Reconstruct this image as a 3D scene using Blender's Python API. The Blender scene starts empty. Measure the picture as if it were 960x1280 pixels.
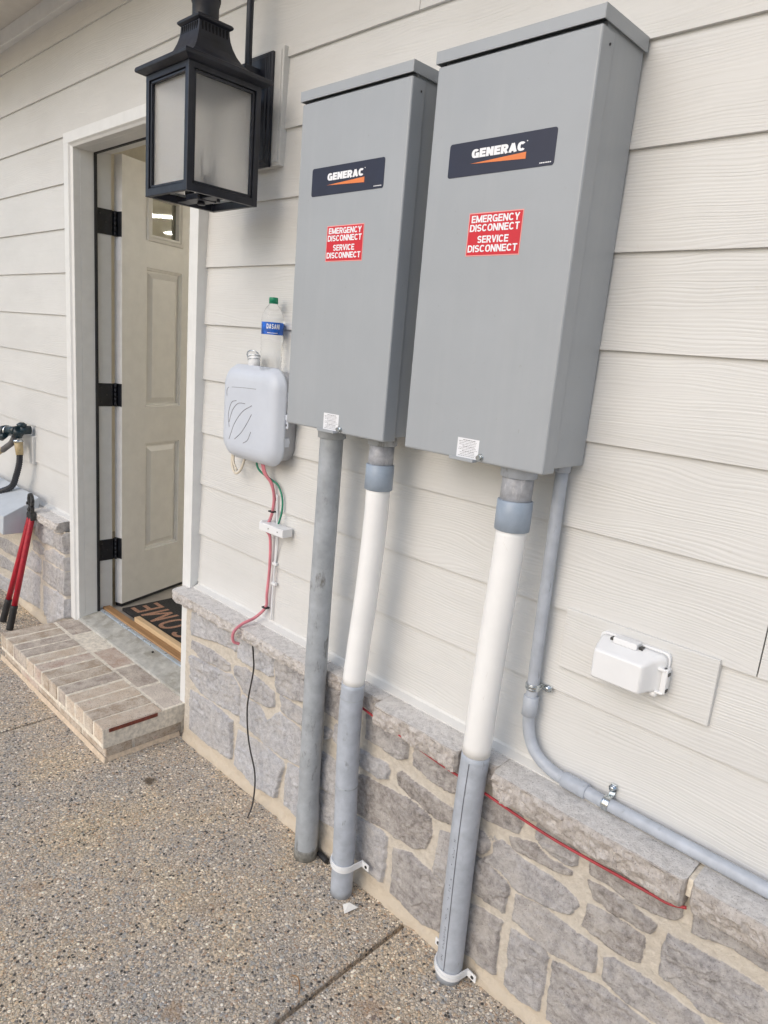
import bpy, bmesh, math, random
import numpy as np
from mathutils import Vector, Matrix
random.seed(4)
SC = bpy.context.scene
COL = SC.collection
rad = math.radians

# ------------------------------------------------------------ camera
cam_d = bpy.data.cameras.new('camera'); cam = bpy.data.objects.new('camera', cam_d); COL.objects.link(cam)
cam_d.sensor_fit = 'HORIZONTAL'; cam_d.sensor_width = 36; cam_d.lens = 32.733
cam_d.clip_start = .02; cam_d.clip_end = 500
R = [[.7129560, .2142245, -.6676838], [.6962061, -.1027223, .7104542], [.0836107, -.9713681, -.2223809]]
cam.matrix_world = Matrix(((R[0][0], -R[0][1], -R[0][2], 0), (R[1][0], -R[1][1], -R[1][2], -1.30),
                           (R[2][0], -R[2][1], -R[2][2], 1.47), (0, 0, 0, 1)))
SC.camera = cam

# ------------------------------------------------------------ world, sun, exposure
wd = bpy.data.worlds.new('World'); SC.world = wd; wd.use_nodes = True
nt = wd.node_tree; bg = nt.nodes['Background']
sky = nt.nodes.new('ShaderNodeTexSky'); sky.sky_type = 'NISHITA'; sky.sun_disc = False
sky.sun_elevation = rad(33); sky.sun_rotation = rad(180); sky.air_density = 1.0; sky.dust_density = 2; sky.ozone_density = 1
hs = nt.nodes.new('ShaderNodeHueSaturation'); hs.inputs['Saturation'].default_value = 1.08
nt.links.new(sky.outputs[0], hs.inputs['Color']); nt.links.new(hs.outputs[0], bg.inputs[0])
bg.inputs[1].default_value = .135
sd = bpy.data.lights.new('sun', 'SUN'); sd.energy = .8; sd.angle = rad(52); sd.color = (1, .995, .98)
sun = bpy.data.objects.new('sun', sd); COL.objects.link(sun)
# light travels from front (slightly left of the viewer) and above
sun.rotation_euler = Vector((.10, 1.0, -.78)).to_track_quat('-Z', 'Y').to_euler()
SC.view_settings.view_transform = 'Standard'; SC.view_settings.look = 'None'
SC.view_settings.exposure = 0.29; SC.view_settings.gamma = 1
SC.render.engine = 'CYCLES'
SC.cycles.max_bounces = 8; SC.cycles.transparent_max_bounces = 12

# ------------------------------------------------------------ mesh helpers
class MB:
    def __init__(s): s.v = []; s.f = []; s.t = []; s.sm = []
    def add(s, vs, fs, tone=.5, smooth=False):
        n = len(s.v); s.v += [tuple(v) for v in vs]
        for f in fs: s.f.append([n + i for i in f]); s.t.append(tone); s.sm.append(smooth)
    def box(s, x0, x1, y0, y1, z0, z1, tone=.5, M=None):
        vs = [(x, y, z) for z in (z0, z1) for y in (y0, y1) for x in (x0, x1)]
        if M: vs = [tuple(M @ Vector(v)) for v in vs]
        s.add(vs, [(0, 2, 3, 1), (4, 5, 7, 6), (0, 1, 5, 4), (2, 6, 7, 3), (0, 4, 6, 2), (1, 3, 7, 5)], tone)
    def prism(s, poly, axis, a, b, tone=.5, smooth=False):
        """poly: 2-D points; extruded along axis (0,1,2) from a to b"""
        n = len(poly)
        def mk(p, c):
            q = [p[0], p[1]]; q.insert(axis, c); return tuple(q)
        vs = [mk(p, a) for p in poly] + [mk(p, b) for p in poly]
        s.add(vs, [tuple(range(n)), tuple(range(2*n-1, n-1, -1))], tone)
        s.add(vs, [(i, (i+1) % n, n+(i+1) % n, n+i) for i in range(n)], tone, smooth)
    def rings(s, rs, closed=True, caps=True, tone=.5, smooth=True):
        n = len(rs[0]); vs = [p for r in rs for p in r]; fs = []
        for j in range(len(rs)-1):
            for i in range(n if closed else n-1):
                k = (i+1) % n; fs.append((j*n+i, j*n+k, (j+1)*n+k, (j+1)*n+i))
        s.add(vs, fs, tone, smooth)
        if caps and closed:
            s.add(rs[0], [tuple(range(n))[::-1]], tone); s.add(rs[-1], [tuple(range(n))], tone)
    def tube(s, path, r, seg=16, tone=.5, caps=True):
        P = [Vector(p) for p in path]; n = len(P)
        rr = r if isinstance(r, (list, tuple)) else [r]*n
        T = [(P[min(i+1, n-1)] - P[max(i-1, 0)]).normalized() for i in range(n)]
        a = Vector((0, 0, 1)) if abs(T[0].z) < .9 else Vector((1, 0, 0))
        u = T[0].cross(a).normalized(); out = []
        for i in range(n):
            u = (u - T[i]*u.dot(T[i])).normalized(); w = T[i].cross(u)
            out.append([tuple(P[i] + (u*math.cos(2*math.pi*k/seg) + w*math.sin(2*math.pi*k/seg))*rr[i]) for k in range(seg)])
        s.rings(out, caps=caps, tone=tone)
    def lathe(s, prof, cx, cy, z0, seg=32, caps=True, tone=.5):
        s.rings([[(cx+r*math.cos(2*math.pi*k/seg), cy+r*math.sin(2*math.pi*k/seg), z0+z) for k in range(seg)] for r, z in prof], caps=caps, tone=tone)
    def xform(s, M, start=0):
        for i in range(start, len(s.v)): s.v[i] = tuple(M @ Vector(s.v[i]))

ORG = {}
def link(name, vs, fs, mat, parent=None, org=None, tones=None, smooth=None):
    if parent is not None and not isinstance(parent, str): parent = parent.name
    o3 = ORG[parent] if parent else Vector(org or (0, 0, 0))
    me = bpy.data.meshes.new(name)
    me.from_pydata([(v[0]-o3.x, v[1]-o3.y, v[2]-o3.z) for v in vs], [], fs)
    if tones is not None:
        a = me.attributes.new('tone', 'FLOAT', 'FACE'); a.data.foreach_set('value', tones)
    if smooth is not None: me.polygons.foreach_set('use_smooth', smooth)
    me.materials.append(mat); me.update()
    o = bpy.data.objects.new(name, me); COL.objects.link(o)
    if parent: o.parent = bpy.data.objects[parent]
    else: o.location = o3
    ORG[o.name] = o3
    return o
def obj(name, mb, mat, parent=None, bev=0, seg=2, org=None, label=None):
    bm = bmesh.new()
    o = link(name, mb.v, mb.f, mat, parent, org, mb.t, mb.sm)
    bm.from_mesh(o.data); bmesh.ops.remove_doubles(bm, verts=bm.verts, dist=1e-6)
    bmesh.ops.recalc_face_normals(bm, faces=bm.faces); bm.to_mesh(o.data); bm.free()
    if bev:
        m = o.modifiers.new('edge', 'BEVEL'); m.width = bev; m.segments = seg; m.limit_method = 'ANGLE'; m.angle_limit = rad(35)
        m.harden_normals = False
    if label: o['label'] = label
    return o
def thing(name, loc, label, cat, group=None):
    o = bpy.data.objects.new(name, None); COL.objects.link(o); o.location = loc; o.empty_display_size = .05
    ORG[o.name] = Vector(loc); return tag(o, label, cat, group)
def tag(o, label, cat, group=None):
    o['label'] = label; o['category'] = cat
    if group: o['group'] = group
    return o
def spline(pts, k=8):
    P = [Vector(p) for p in pts]; P = [P[0]*2-P[1]] + P + [P[-1]*2-P[-2]]; out = []
    for i in range(1, len(P)-2):
        a, b, c, d = P[i-1:i+3]
        for j in range(k):
            t = j/k; out.append(.5*((2*b)+(c-a)*t+(2*a-5*b+4*c-d)*t*t+(3*b-a-3*c+d)*t**3))
    out.append(P[-2]); return out
def rrect(x0, x1, z0, z1, r, n=6):
    out = []
    for cx, cz, a0 in ((x1-r, z0+r, -90), (x1-r, z1-r, 0), (x0+r, z1-r, 90), (x0+r, z0+r, 180)):
        for k in range(n+1):
            a = rad(a0+90*k/n); out.append((cx+r*math.cos(a), cz+r*math.sin(a)))
    return out
def glyph(ch, t):
    """strokes of a heavy grotesque capital, height 1; returns (width, [polyline...])"""
    w = {'E': .60, 'L': .56, 'I': t, 'M': .86, 'W': 1.0, 'N': .70, 'T': .62, 'Y': .70, 'V': .70, 'A': .74, 'S': .66, 'R': .68}.get(ch, .72)
    l, r, b, u, m = t/2, w-t/2, t/2, 1-t/2, w/2
    def arc(cx, cy, rx, ry, a0, a1, n=14, e=.82):
        o = []
        for k in range(n+1):
            a = rad(a0+(a1-a0)*k/n); c, s = math.cos(a), math.sin(a)
            o.append((cx+rx*math.copysign(abs(c)**e, c), cy+ry*math.copysign(abs(s)**e, s)))
        return o
    rx, ry = (w-t)/2, (1-t)/2
    S = {'E': [[(l, 0), (l, 1)], [(l, u), (w, u)], [(l, .51), (w*.94, .51)], [(l, b), (w, b)]], 'L': [[(l, 0), (l, 1)], [(l, b), (w, b)]],
         'I': [[(l, 0), (l, 1)]], 'T': [[(m, 0), (m, 1)], [(0, u), (w, u)]], 'C': [arc(m, .5, rx, ry, 38, 322)],
         'G': [arc(m, .5, rx, ry, 38, 318), [(m+.02, .46), (w, .46)], [(r, .5), (r, 0)]], 'O': [arc(m, .5, rx, ry, 0, 360, 28)],
         'N': [[(l, 0), (l, 1)], [(r, 0), (r, 1)], [(l*1.1, 1-t*.2), (w-l*1.1, t*.2)]], 'M': [[(l, 0), (l, 1)], [(r, 0), (r, 1)], [(l, .97), (m, .06)], [(m, .06), (r, .97)]],
         'W': [[(l*.9, 1), (.27*w, .02)], [(.27*w, .02), (m, .95)], [(m, .95), (.73*w, .02)], [(.73*w, .02), (w-l*.9, 1)]],
         'V': [[(l*.9, 1), (m, .03)], [(w-l*.9, 1), (m, .03)]], 'A': [[(l*.9, 0), (m, .97)], [(w-l*.9, 0), (m, .97)], [(.22*w, .27), (.78*w, .27)]],
         'Y': [[(l*.9, 1), (m, .42)], [(w-l*.9, 1), (m, .42)], [(m, .46), (m, 0)]],
         'D': [[(l, 0), (l, 1)], [(l, u), (.40*w, u)]+arc(.40*w, .5, .60*w-t/2, ry, 90, -90)+[(l, b)]],
         'R': [[(l, 0), (l, 1)], [(l, u), (.5*w, u)]+arc(.5*w, (.46+u)/2, .48*w-t/2, (u-.46)/2, 90, -90, 10)+[(l, .46)], [(.5*w, .46), (r+.01, 0)]],
         'S': [arc(m, (u+.5)/2, rx, (u-.5)/2, 25, 270, 14, 1)[:-1]+arc(m, (b+.5)/2, rx, (.5-b)/2, 90, -155, 14, 1)]}
    return w, S[ch]
def text_into(mb, s, x0, x1, z0, z1, y, t=.20, gap=.12, M=None):
    """lettering fitted to a rectangle on a plane facing -Y (or mapped by M from x, y, z)"""
    X = 0; Q = []
    for ch in s:
        w, st_ = glyph(ch, t)
        for pl in st_:
            n = len(pl); cl = pl[0] == pl[-1] or math.dist(pl[0], pl[-1]) < 1e-6; L = []
            for i in range(n):
                a = pl[i-1] if i else (pl[-2] if cl else None); c = pl[i]; b = pl[i+1] if i < n-1 else (pl[1] if cl else None)
                d = []
                for p, q in ((a, c), (c, b)):
                    if p and q: h = math.dist(p, q) or 1; d.append((-(q[1]-p[1])/h, (q[0]-p[0])/h))
                nx = sum(v[0] for v in d)/len(d); nz = sum(v[1] for v in d)/len(d); k = nx*nx+nz*nz or 1; k = max(k, .5)
                L.append(((c[0]+nx/k*t/2, c[1]+nz/k*t/2), (c[0]-nx/k*t/2, c[1]-nz/k*t/2)))
            Q.append([[(X+p[0], p[1]), (X+q[0], q[1])] for p, q in L])
        X += w+gap
    X -= gap; yy = y
    for k, L in enumerate(Q):
        yy = y-.00004*(k % 5)
        W = [[(x0+p[0]/X*(x1-x0), yy, z0+p[1]*(z1-z0)) for p in pr] for pr in L]
        if M: W = [[M(p) for p in pr] for pr in W]
        mb.rings(W, closed=False, caps=False, smooth=False)

# ------------------------------------------------------------ materials
def mat(name):
    m = bpy.data.materials.new(name); m.use_nodes = True; t = m.node_tree
    return m, t, t.nodes['Principled BSDF']
def N(t, kind, **kw):
    n = t.nodes.new('ShaderNode'+kind)
    for k, v in kw.items():
        if k in n.inputs.keys(): n.inputs[k].default_value = v
        else: setattr(n, k, v)
    return n
def coords(t, sx=1, sy=1, sz=1):
    tc = N(t, 'TexCoord'); mp = N(t, 'Mapping'); mp.inputs['Scale'].default_value = (sx, sy, sz)
    g = N(t, 'NewGeometry'); t.links.new(g.outputs['Position'], mp.inputs[0]); return mp.outputs[0]
def ramp(t, fac, stops, interp='LINEAR'):
    r = N(t, 'ValToRGB'); r.color_ramp.interpolation = interp; e = r.color_ramp.elements
    while len(e) < len(stops): e.new(.5)
    for i, (p, c) in enumerate(stops): e[i].position = p; e[i].color = (*c, 1) if len(c) == 3 else c
    t.links.new(fac, r.inputs[0]); return r.outputs[0]
def mix(t, fac, a, b, mode='MIX'):
    m = N(t, 'Mix'); m.data_type = 'RGBA'; m.blend_type = mode
    for i, v in ((0, fac), (6, a), (7, b)):
        if hasattr(v, 'is_output'): t.links.new(v, m.inputs[i])
        else: m.inputs[i].default_value = v if i == 0 else (*v, 1)
    return m.outputs[2]
def bump(t, p, h, strength, dist, prev=None):
    b = N(t, 'Bump'); b.inputs['Strength'].default_value = strength; b.inputs['Distance'].default_value = dist
    t.links.new(h, b.inputs['Height'])
    if prev: t.links.new(prev, b.inputs['Normal'])
    t.links.new(b.outputs[0], p.inputs['Normal']); return b.outputs[0]
def noise(t, vec, scale, detail=3, rough=.55, dist=0):
    n = N(t, 'TexNoise', Scale=scale, Detail=detail, Roughness=rough, Distortion=dist); t.links.new(vec, n.inputs['Vector']); return n.outputs['Fac']
def simple(name, c, rough=.5, metal=0, var=.06, vs=18, bmp=0, bs=200, spec=.5, dirt=None, **kw):
    m, t, p = mat(name); v = coords(t)
    p.inputs['Roughness'].default_value = rough; p.inputs['Metallic'].default_value = metal; p.inputs['Specular IOR Level'].default_value = spec
    n = noise(t, v, vs, 5, .6)
    lo = tuple(x*(1-var*2) for x in c); hi = tuple(min(1, x*(1+var*2)) for x in c)
    col = ramp(t, n, [(.3, lo), (.7, hi)])
    if dirt:
        dn = noise(t, coords(t, 1, 1, .35), dirt[1], 6, .7)
        f = ramp(t, dn, [(dirt[2], (0, 0, 0)), (dirt[2]+.12, (1, 1, 1))])
        col = mix(t, f, col, dirt[0])
    t.links.new(col, p.inputs['Base Color'])
    rr = ramp(t, noise(t, v, vs*2.3, 4), [(.3, (rough*.85,)*3), (.7, (min(1, rough*1.15),)*3)]); t.links.new(rr, p.inputs['Roughness'])
    if bmp: bump(t, p, noise(t, v, bs, 3), bmp, .001)
    for k, x in kw.items(): p.inputs[k].default_value = x
    return m

def m_cabinet():
    m = simple('grey_enclosure_paint', (.362, .386, .410), .38, var=.02, vs=5, bmp=.12, bs=260); t = m.node_tree; p = t.nodes['Principled BSDF']
    src = p.inputs['Base Color'].links[0].from_socket
    st = ramp(t, noise(t, coords(t, 26, 26, 1.2), 1, 5, .65), [(.50, (0, 0, 0)), (.75, (.07,)*3)])
    col = mix(t, st, src, (.60, .60, .585))
    sp = ramp(t, noise(t, coords(t), 130, 2, .5), [(.73, (0, 0, 0)), (.78, (.35,)*3)])
    col = mix(t, sp, col, (.24, .23, .21)); t.links.new(col, p.inputs['Base Color']); return m
def m_siding():
    m, t, p = mat('painted_fibre_cement'); p.inputs['Roughness'].default_value = .42
    g = N(t, 'NewGeometry'); at = N(t, 'Attribute', attribute_name='tone')
    off = N(t, 'VectorMath', operation='SCALE'); off.inputs[0].default_value = (7.3, 0, 3.1)
    t.links.new(at.outputs['Fac'], off.inputs['Scale'])
    ad = N(t, 'VectorMath', operation='ADD'); t.links.new(g.outputs['Position'], ad.inputs[0]); t.links.new(off.outputs[0], ad.inputs[1])
    # low frequency warp gives the swirling cedar figure
    w = N(t, 'Mapping'); w.inputs['Scale'].default_value = (2.2, 1, 9); t.links.new(ad.outputs[0], w.inputs[0])
    wn = noise(t, w.outputs[0], 1, 2, .45)
    sx = N(t, 'SeparateXYZ'); t.links.new(ad.outputs[0], sx.inputs[0])
    m1 = N(t, 'Math', operation='MULTIPLY'); t.links.new(wn, m1.inputs[0]); m1.inputs[1].default_value = .07
    a1 = N(t, 'Math', operation='ADD'); t.links.new(sx.outputs[2], a1.inputs[0]); t.links.new(m1.outputs[0], a1.inputs[1])
    cx = N(t, 'CombineXYZ'); t.links.new(sx.outputs[0], cx.inputs[0]); t.links.new(a1.outputs[0], cx.inputs[2])
    mp = N(t, 'Mapping'); mp.inputs['Scale'].default_value = (2.0, 1, 215); t.links.new(cx.outputs[0], mp.inputs[0])
    gr = noise(t, mp.outputs[0], 1, 2.5, .6)
    h = ramp(t, gr, [(.36, (0, 0, 0)), (.5, (.8, .8, .8)), (.64, (1, 1, 1))])
    wv = N(t, 'TexWave', wave_type='BANDS', bands_direction='Z', Scale=46, Distortion=2.2, Detail=2); wv.inputs['Detail Scale'].default_value = .6
    wm = N(t, 'Mapping'); wm.inputs['Scale'].default_value = (.12, 1, 1); t.links.new(cx.outputs[0], wm.inputs[0]); t.links.new(wm.outputs[0], wv.inputs['Vector'])
    h = mix(t, .45, h, wv.outputs['Color'])
    # grain fades in and out
    ms = noise(t, ad.outputs[0], 5, 2)
    st = ramp(t, ms, [(.3, (.45,)*3), (.55, (1, 1, 1))])
    mm = N(t, 'Mix'); mm.data_type = 'FLOAT'; t.links.new(st, mm.inputs[0]); mm.inputs[2].default_value = .6; t.links.new(h, mm.inputs[3])
    b = bump(t, p, mm.outputs[0], .55, .0011)
    v = coords(t); bump(t, p, noise(t, v, 900, 2), .12, .0004, b)
    dn = noise(t, coords(t, .6, 1, 1.6), 3.2, 6, .65)
    col = ramp(t, dn, [(.35, (.618, .615, .598)), (.62, (.67, .668, .652))])
    sp = ramp(t, noise(t, v, 42, 2, .5), [(.70, (0, 0, 0)), (.76, (1, 1, 1))])
    sc = N(t, 'Math', operation='MULTIPLY'); t.links.new(sp, sc.inputs[0]); sc.inputs[1].default_value = .10
    col = mix(t, sc.outputs[0], col, (.5, .43, .34))
    t.links.new(col, p.inputs['Base Color']); return m

def m_stone(name='split_face_stone', sill=False):
    m, t, p = mat(name); p.inputs['Roughness'].default_value = .9; p.inputs['Specular IOR Level'].default_value = .2
    v = coords(t); tone = N(t, 'Attribute', attribute_name='tone').outputs['Fac']
    n1 = noise(t, v, 14, 6, .65); n2 = noise(t, v, 60, 6, .7); n3 = noise(t, v, 320, 4, .7)
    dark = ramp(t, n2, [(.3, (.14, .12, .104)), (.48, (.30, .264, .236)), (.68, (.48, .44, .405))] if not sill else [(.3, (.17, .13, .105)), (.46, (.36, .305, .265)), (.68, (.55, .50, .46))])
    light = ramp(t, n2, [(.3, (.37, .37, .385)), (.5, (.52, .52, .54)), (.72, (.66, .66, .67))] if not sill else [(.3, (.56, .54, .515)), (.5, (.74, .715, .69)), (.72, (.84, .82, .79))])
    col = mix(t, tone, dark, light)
    wash = ramp(t, n1, [(.46, (0, 0, 0)), (.66, (.6,)*3)] if not sill else [(.5, (0, 0, 0)), (.7, (.35,)*3)])
    col = mix(t, wash, col, (.56, .53, .50))
    pits = ramp(t, n3, [(.34, (1, 1, 1)), (.42, (0, 0, 0))])
    pm_ = N(t, 'Math', operation='MULTIPLY'); t.links.new(pits, pm_.inputs[0]); pm_.inputs[1].default_value = .7
    col = mix(t, pm_.outputs[0], col, (.12, .10, .095))
    if not sill:
        mask = N(t, 'Attribute', attribute_name='mask').outputs['Fac']
        s2 = N(t, 'Math', operation='ADD'); t.links.new(mask, s2.inputs[0])
        nn = N(t, 'Math', operation='MULTIPLY_ADD'); t.links.new(n2, nn.inputs[0]); nn.inputs[1].default_value = .7; nn.inputs[2].default_value = -.35
        t.links.new(nn.outputs[0], s2.inputs[1])
        mk = ramp(t, s2.outputs[0], [(.40, (0, 0, 0)), (.58, (1, 1, 1))])
        mort = ramp(t, n2, [(.3, (.54, .49, .42)), (.7, (.71, .655, .57))])
        z = N(t, 'SeparateXYZ'); t.links.new(v, z.inputs[0])
        low = ramp(t, z.outputs[2], [(.035, (1, 1, 1)), (.075, (0, 0, 0))])
        mort = mix(t, low, mort, (.64, .56, .45))
        col = mix(t, mk, mort, col)
    t.links.new(col, p.inputs['Base Color'])
    b = bump(t, p, n3, .9, .002); bump(t, p, n2, .9, .007, b)
    return m

def m_ground():
    m, t, p = mat('exposed_aggregate_concrete'); v0 = coords(t)
    # slightly warped so that pebbles are not regular
    wn = N(t, 'TexNoise', Scale=60, Detail=2); t.links.new(v0, wn.inputs['Vector'])
    sc = N(t, 'VectorMath', operation='SCALE'); t.links.new(wn.outputs['Color'], sc.inputs[0]); sc.inputs['Scale'].default_value = .006
    ad = N(t, 'VectorMath', operation='ADD'); t.links.new(v0, ad.inputs[0]); t.links.new(sc.outputs[0], ad.inputs[1]); v = ad.outputs[0]
    pal = [(0, (.46, .43, .38)), (.14, (.20, .20, .205)), (.22, (.56, .51, .44)), (.36, (.58, .49, .38)), (.46, (.36, .375, .39)), (.58, (.66, .61, .53)),
           (.69, (.40, .31, .24)), (.78, (.07, .07, .07)), (.845, (.52, .50, .47)), (.93, (.85, .82, .76))]
    layers = []
    for scl in (128, 270):
        vo = N(t, 'TexVoronoi', Scale=scl, Randomness=1); t.links.new(v, vo.inputs['Vector'])
        sp = N(t, 'SeparateColor'); t.links.new(vo.outputs['Color'], sp.inputs[0])
        c = ramp(t, sp.outputs[0], pal, 'CONSTANT')
        d = ramp(t, vo.outputs['Distance'], [(.42, (1, 1, 1)), (.62, (0, 0, 0))])
        keep = ramp(t, sp.outputs[1], [(.0, (0, 0, 0)), (.32 if scl == 128 else .15, (1, 1, 1))], 'CONSTANT')
        f = mix(t, 1.0, d, keep, 'MULTIPLY'); layers.append((c, f))
    cement = ramp(t, noise(t, v0, 500, 3), [(.3, (.20, .18, .155)), (.7, (.47, .43, .375))])
    col = mix(t, layers[1][1], cement, layers[1][0]); col = mix(t, layers[0][1], col, layers[0][0])
    pat = noise(t, v0, 2.6, 5, .6)
    tint = ramp(t, pat, [(.35, (1.12, 1.10, 1.08)), (.5, (1.34, 1.24, 1.12)), (.65, (1.46, 1.28, 1.02))])
    col = mix(t, 1.0, col, tint, 'MULTIPLY')
    # rusty and dark stains lying on the slab
    def blob(x, y, r, c, k, col):
        dn = N(t, 'VectorMath', operation='DISTANCE'); w2 = noise(t, v0, 38, 3)
        t.links.new(v0, dn.inputs[0]); dn.inputs[1].default_value = (x, y, 0)
        a = N(t, 'Math', operation='MULTIPLY_ADD'); t.links.new(w2, a.inputs[0]); a.inputs[1].default_value = r*2; t.links.new(dn.outputs['Value'], a.inputs[2])
        f = ramp(t, a.outputs[0], [(r*1.35, (k, k, k)), (r*2.0, (0, 0, 0))])
        return mix(t, f, col, c)
    for b in ((-1.94, -.269, .028, (.09, .06, .035), .85), (-1.139, -.637, .03, (.42, .27, .15), .5), (-1.70, -.732, .035, (.42, .25, .13), .3), (-1.35, -.42, .05, (.32, .22, .14), .25), (-.85, -.30, .05, (.34, .18, .10), .3)):
        col = blob(*b, col)
    t.links.new(col, p.inputs['Base Color'])
    p.inputs['Roughness'].default_value = .75; p.inputs['Specular IOR Level'].default_value = .3
    h = mix(t, .35, layers[0][1], layers[1][1])
    b = bump(t, p, h, 1.0, .003); bump(t, p, noise(t, v0, 700, 3), .3, .0008, b)
    return m

def m_brick():
    m, t, p = mat('whitewashed_brick'); p.inputs['Roughness'].default_value = .88; v = coords(t)
    tone = N(t, 'Attribute', attribute_name='tone').outputs['Fac']
    base = ramp(t, tone, [(0, (.46, .32, .25)), (.2, (.38, .29, .21)), (.4, (.56, .44, .33)), (.6, (.34, .275, .235)), (.8, (.46, .33, .27)), (.93, (.55, .48, .42))], 'CONSTANT')
    w = ramp(t, noise(t, v, 22, 7, .72), [(.38, (.08,)*3), (.62, (.74,)*3)])
    col = mix(t, w, base, (.72, .65, .56))
    r = ramp(t, noise(t, v, 11, 5, .65), [(.64, (0, 0, 0)), (.72, (.55,)*3)]); col = mix(t, r, col, (.42, .21, .15))
    d = ramp(t, noise(t, v, 240, 5, .7), [(.36, (.9,)*3), (.44, (0, 0, 0))]); col = mix(t, d, col, (.17, .14, .12))
    t.links.new(col, p.inputs['Base Color'])
    b = bump(t, p, noise(t, v, 300, 5, .7), .5, .0015); bump(t, p, noise(t, v, 45, 4), .5, .004, b); return m

def m_wood(name, a, b_):
    m, t, p = mat(name); p.inputs['Roughness'].default_value = .6; v = coords(t, 3, 60, 60)
    n = noise(t, v, 1.5, 5, .6, .6); col = ramp(t, n, [(.3, a), (.7, b_)])
    k = ramp(t, noise(t, coords(t, 8, 20, 20), 2, 3), [(.68, (0, 0, 0)), (.74, (.8,)*3)]); col = mix(t, k, col, tuple(x*.3 for x in a))
    t.links.new(col, p.inputs['Base Color']); bump(t, p, n, .4, .001); return m

def m_frost():
    m, t, p = mat('seeded_frosted_glass'); v = coords(t)
    p.inputs['Base Color'].default_value = (.97, .96, .94, 1); p.inputs['Roughness'].default_value = .5
    p.inputs['Transmission Weight'].default_value = .86; p.inputs['IOR'].default_value = 1.25
    vo = N(t, 'TexVoronoi', Scale=260); t.links.new(v, vo.inputs['Vector'])
    r = ramp(t, vo.outputs['Distance'], [(.05, (1, 1, 1)), (.25, (0, 0, 0))])
    b = bump(t, p, r, .8, .0015); bump(t, p, noise(t, coords(t, 1, 1, .25), 160, 3), .3, .001, b); return m
def m_clear(name, c=(1, 1, 1), rough=.03, ior=1.45, tw=1.0):
    m, t, p = mat(name); p.inputs['Base Color'].default_value = (*c, 1); p.inputs['Roughness'].default_value = rough
    p.inputs['Transmission Weight'].default_value = tw; p.inputs['IOR'].default_value = ior; return m
def m_emit(name, c, s):
    m, t, p = mat(name); p.inputs['Emission Color'].default_value = (*c, 1); p.inputs['Emission Strength'].default_value = s; return m

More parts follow.
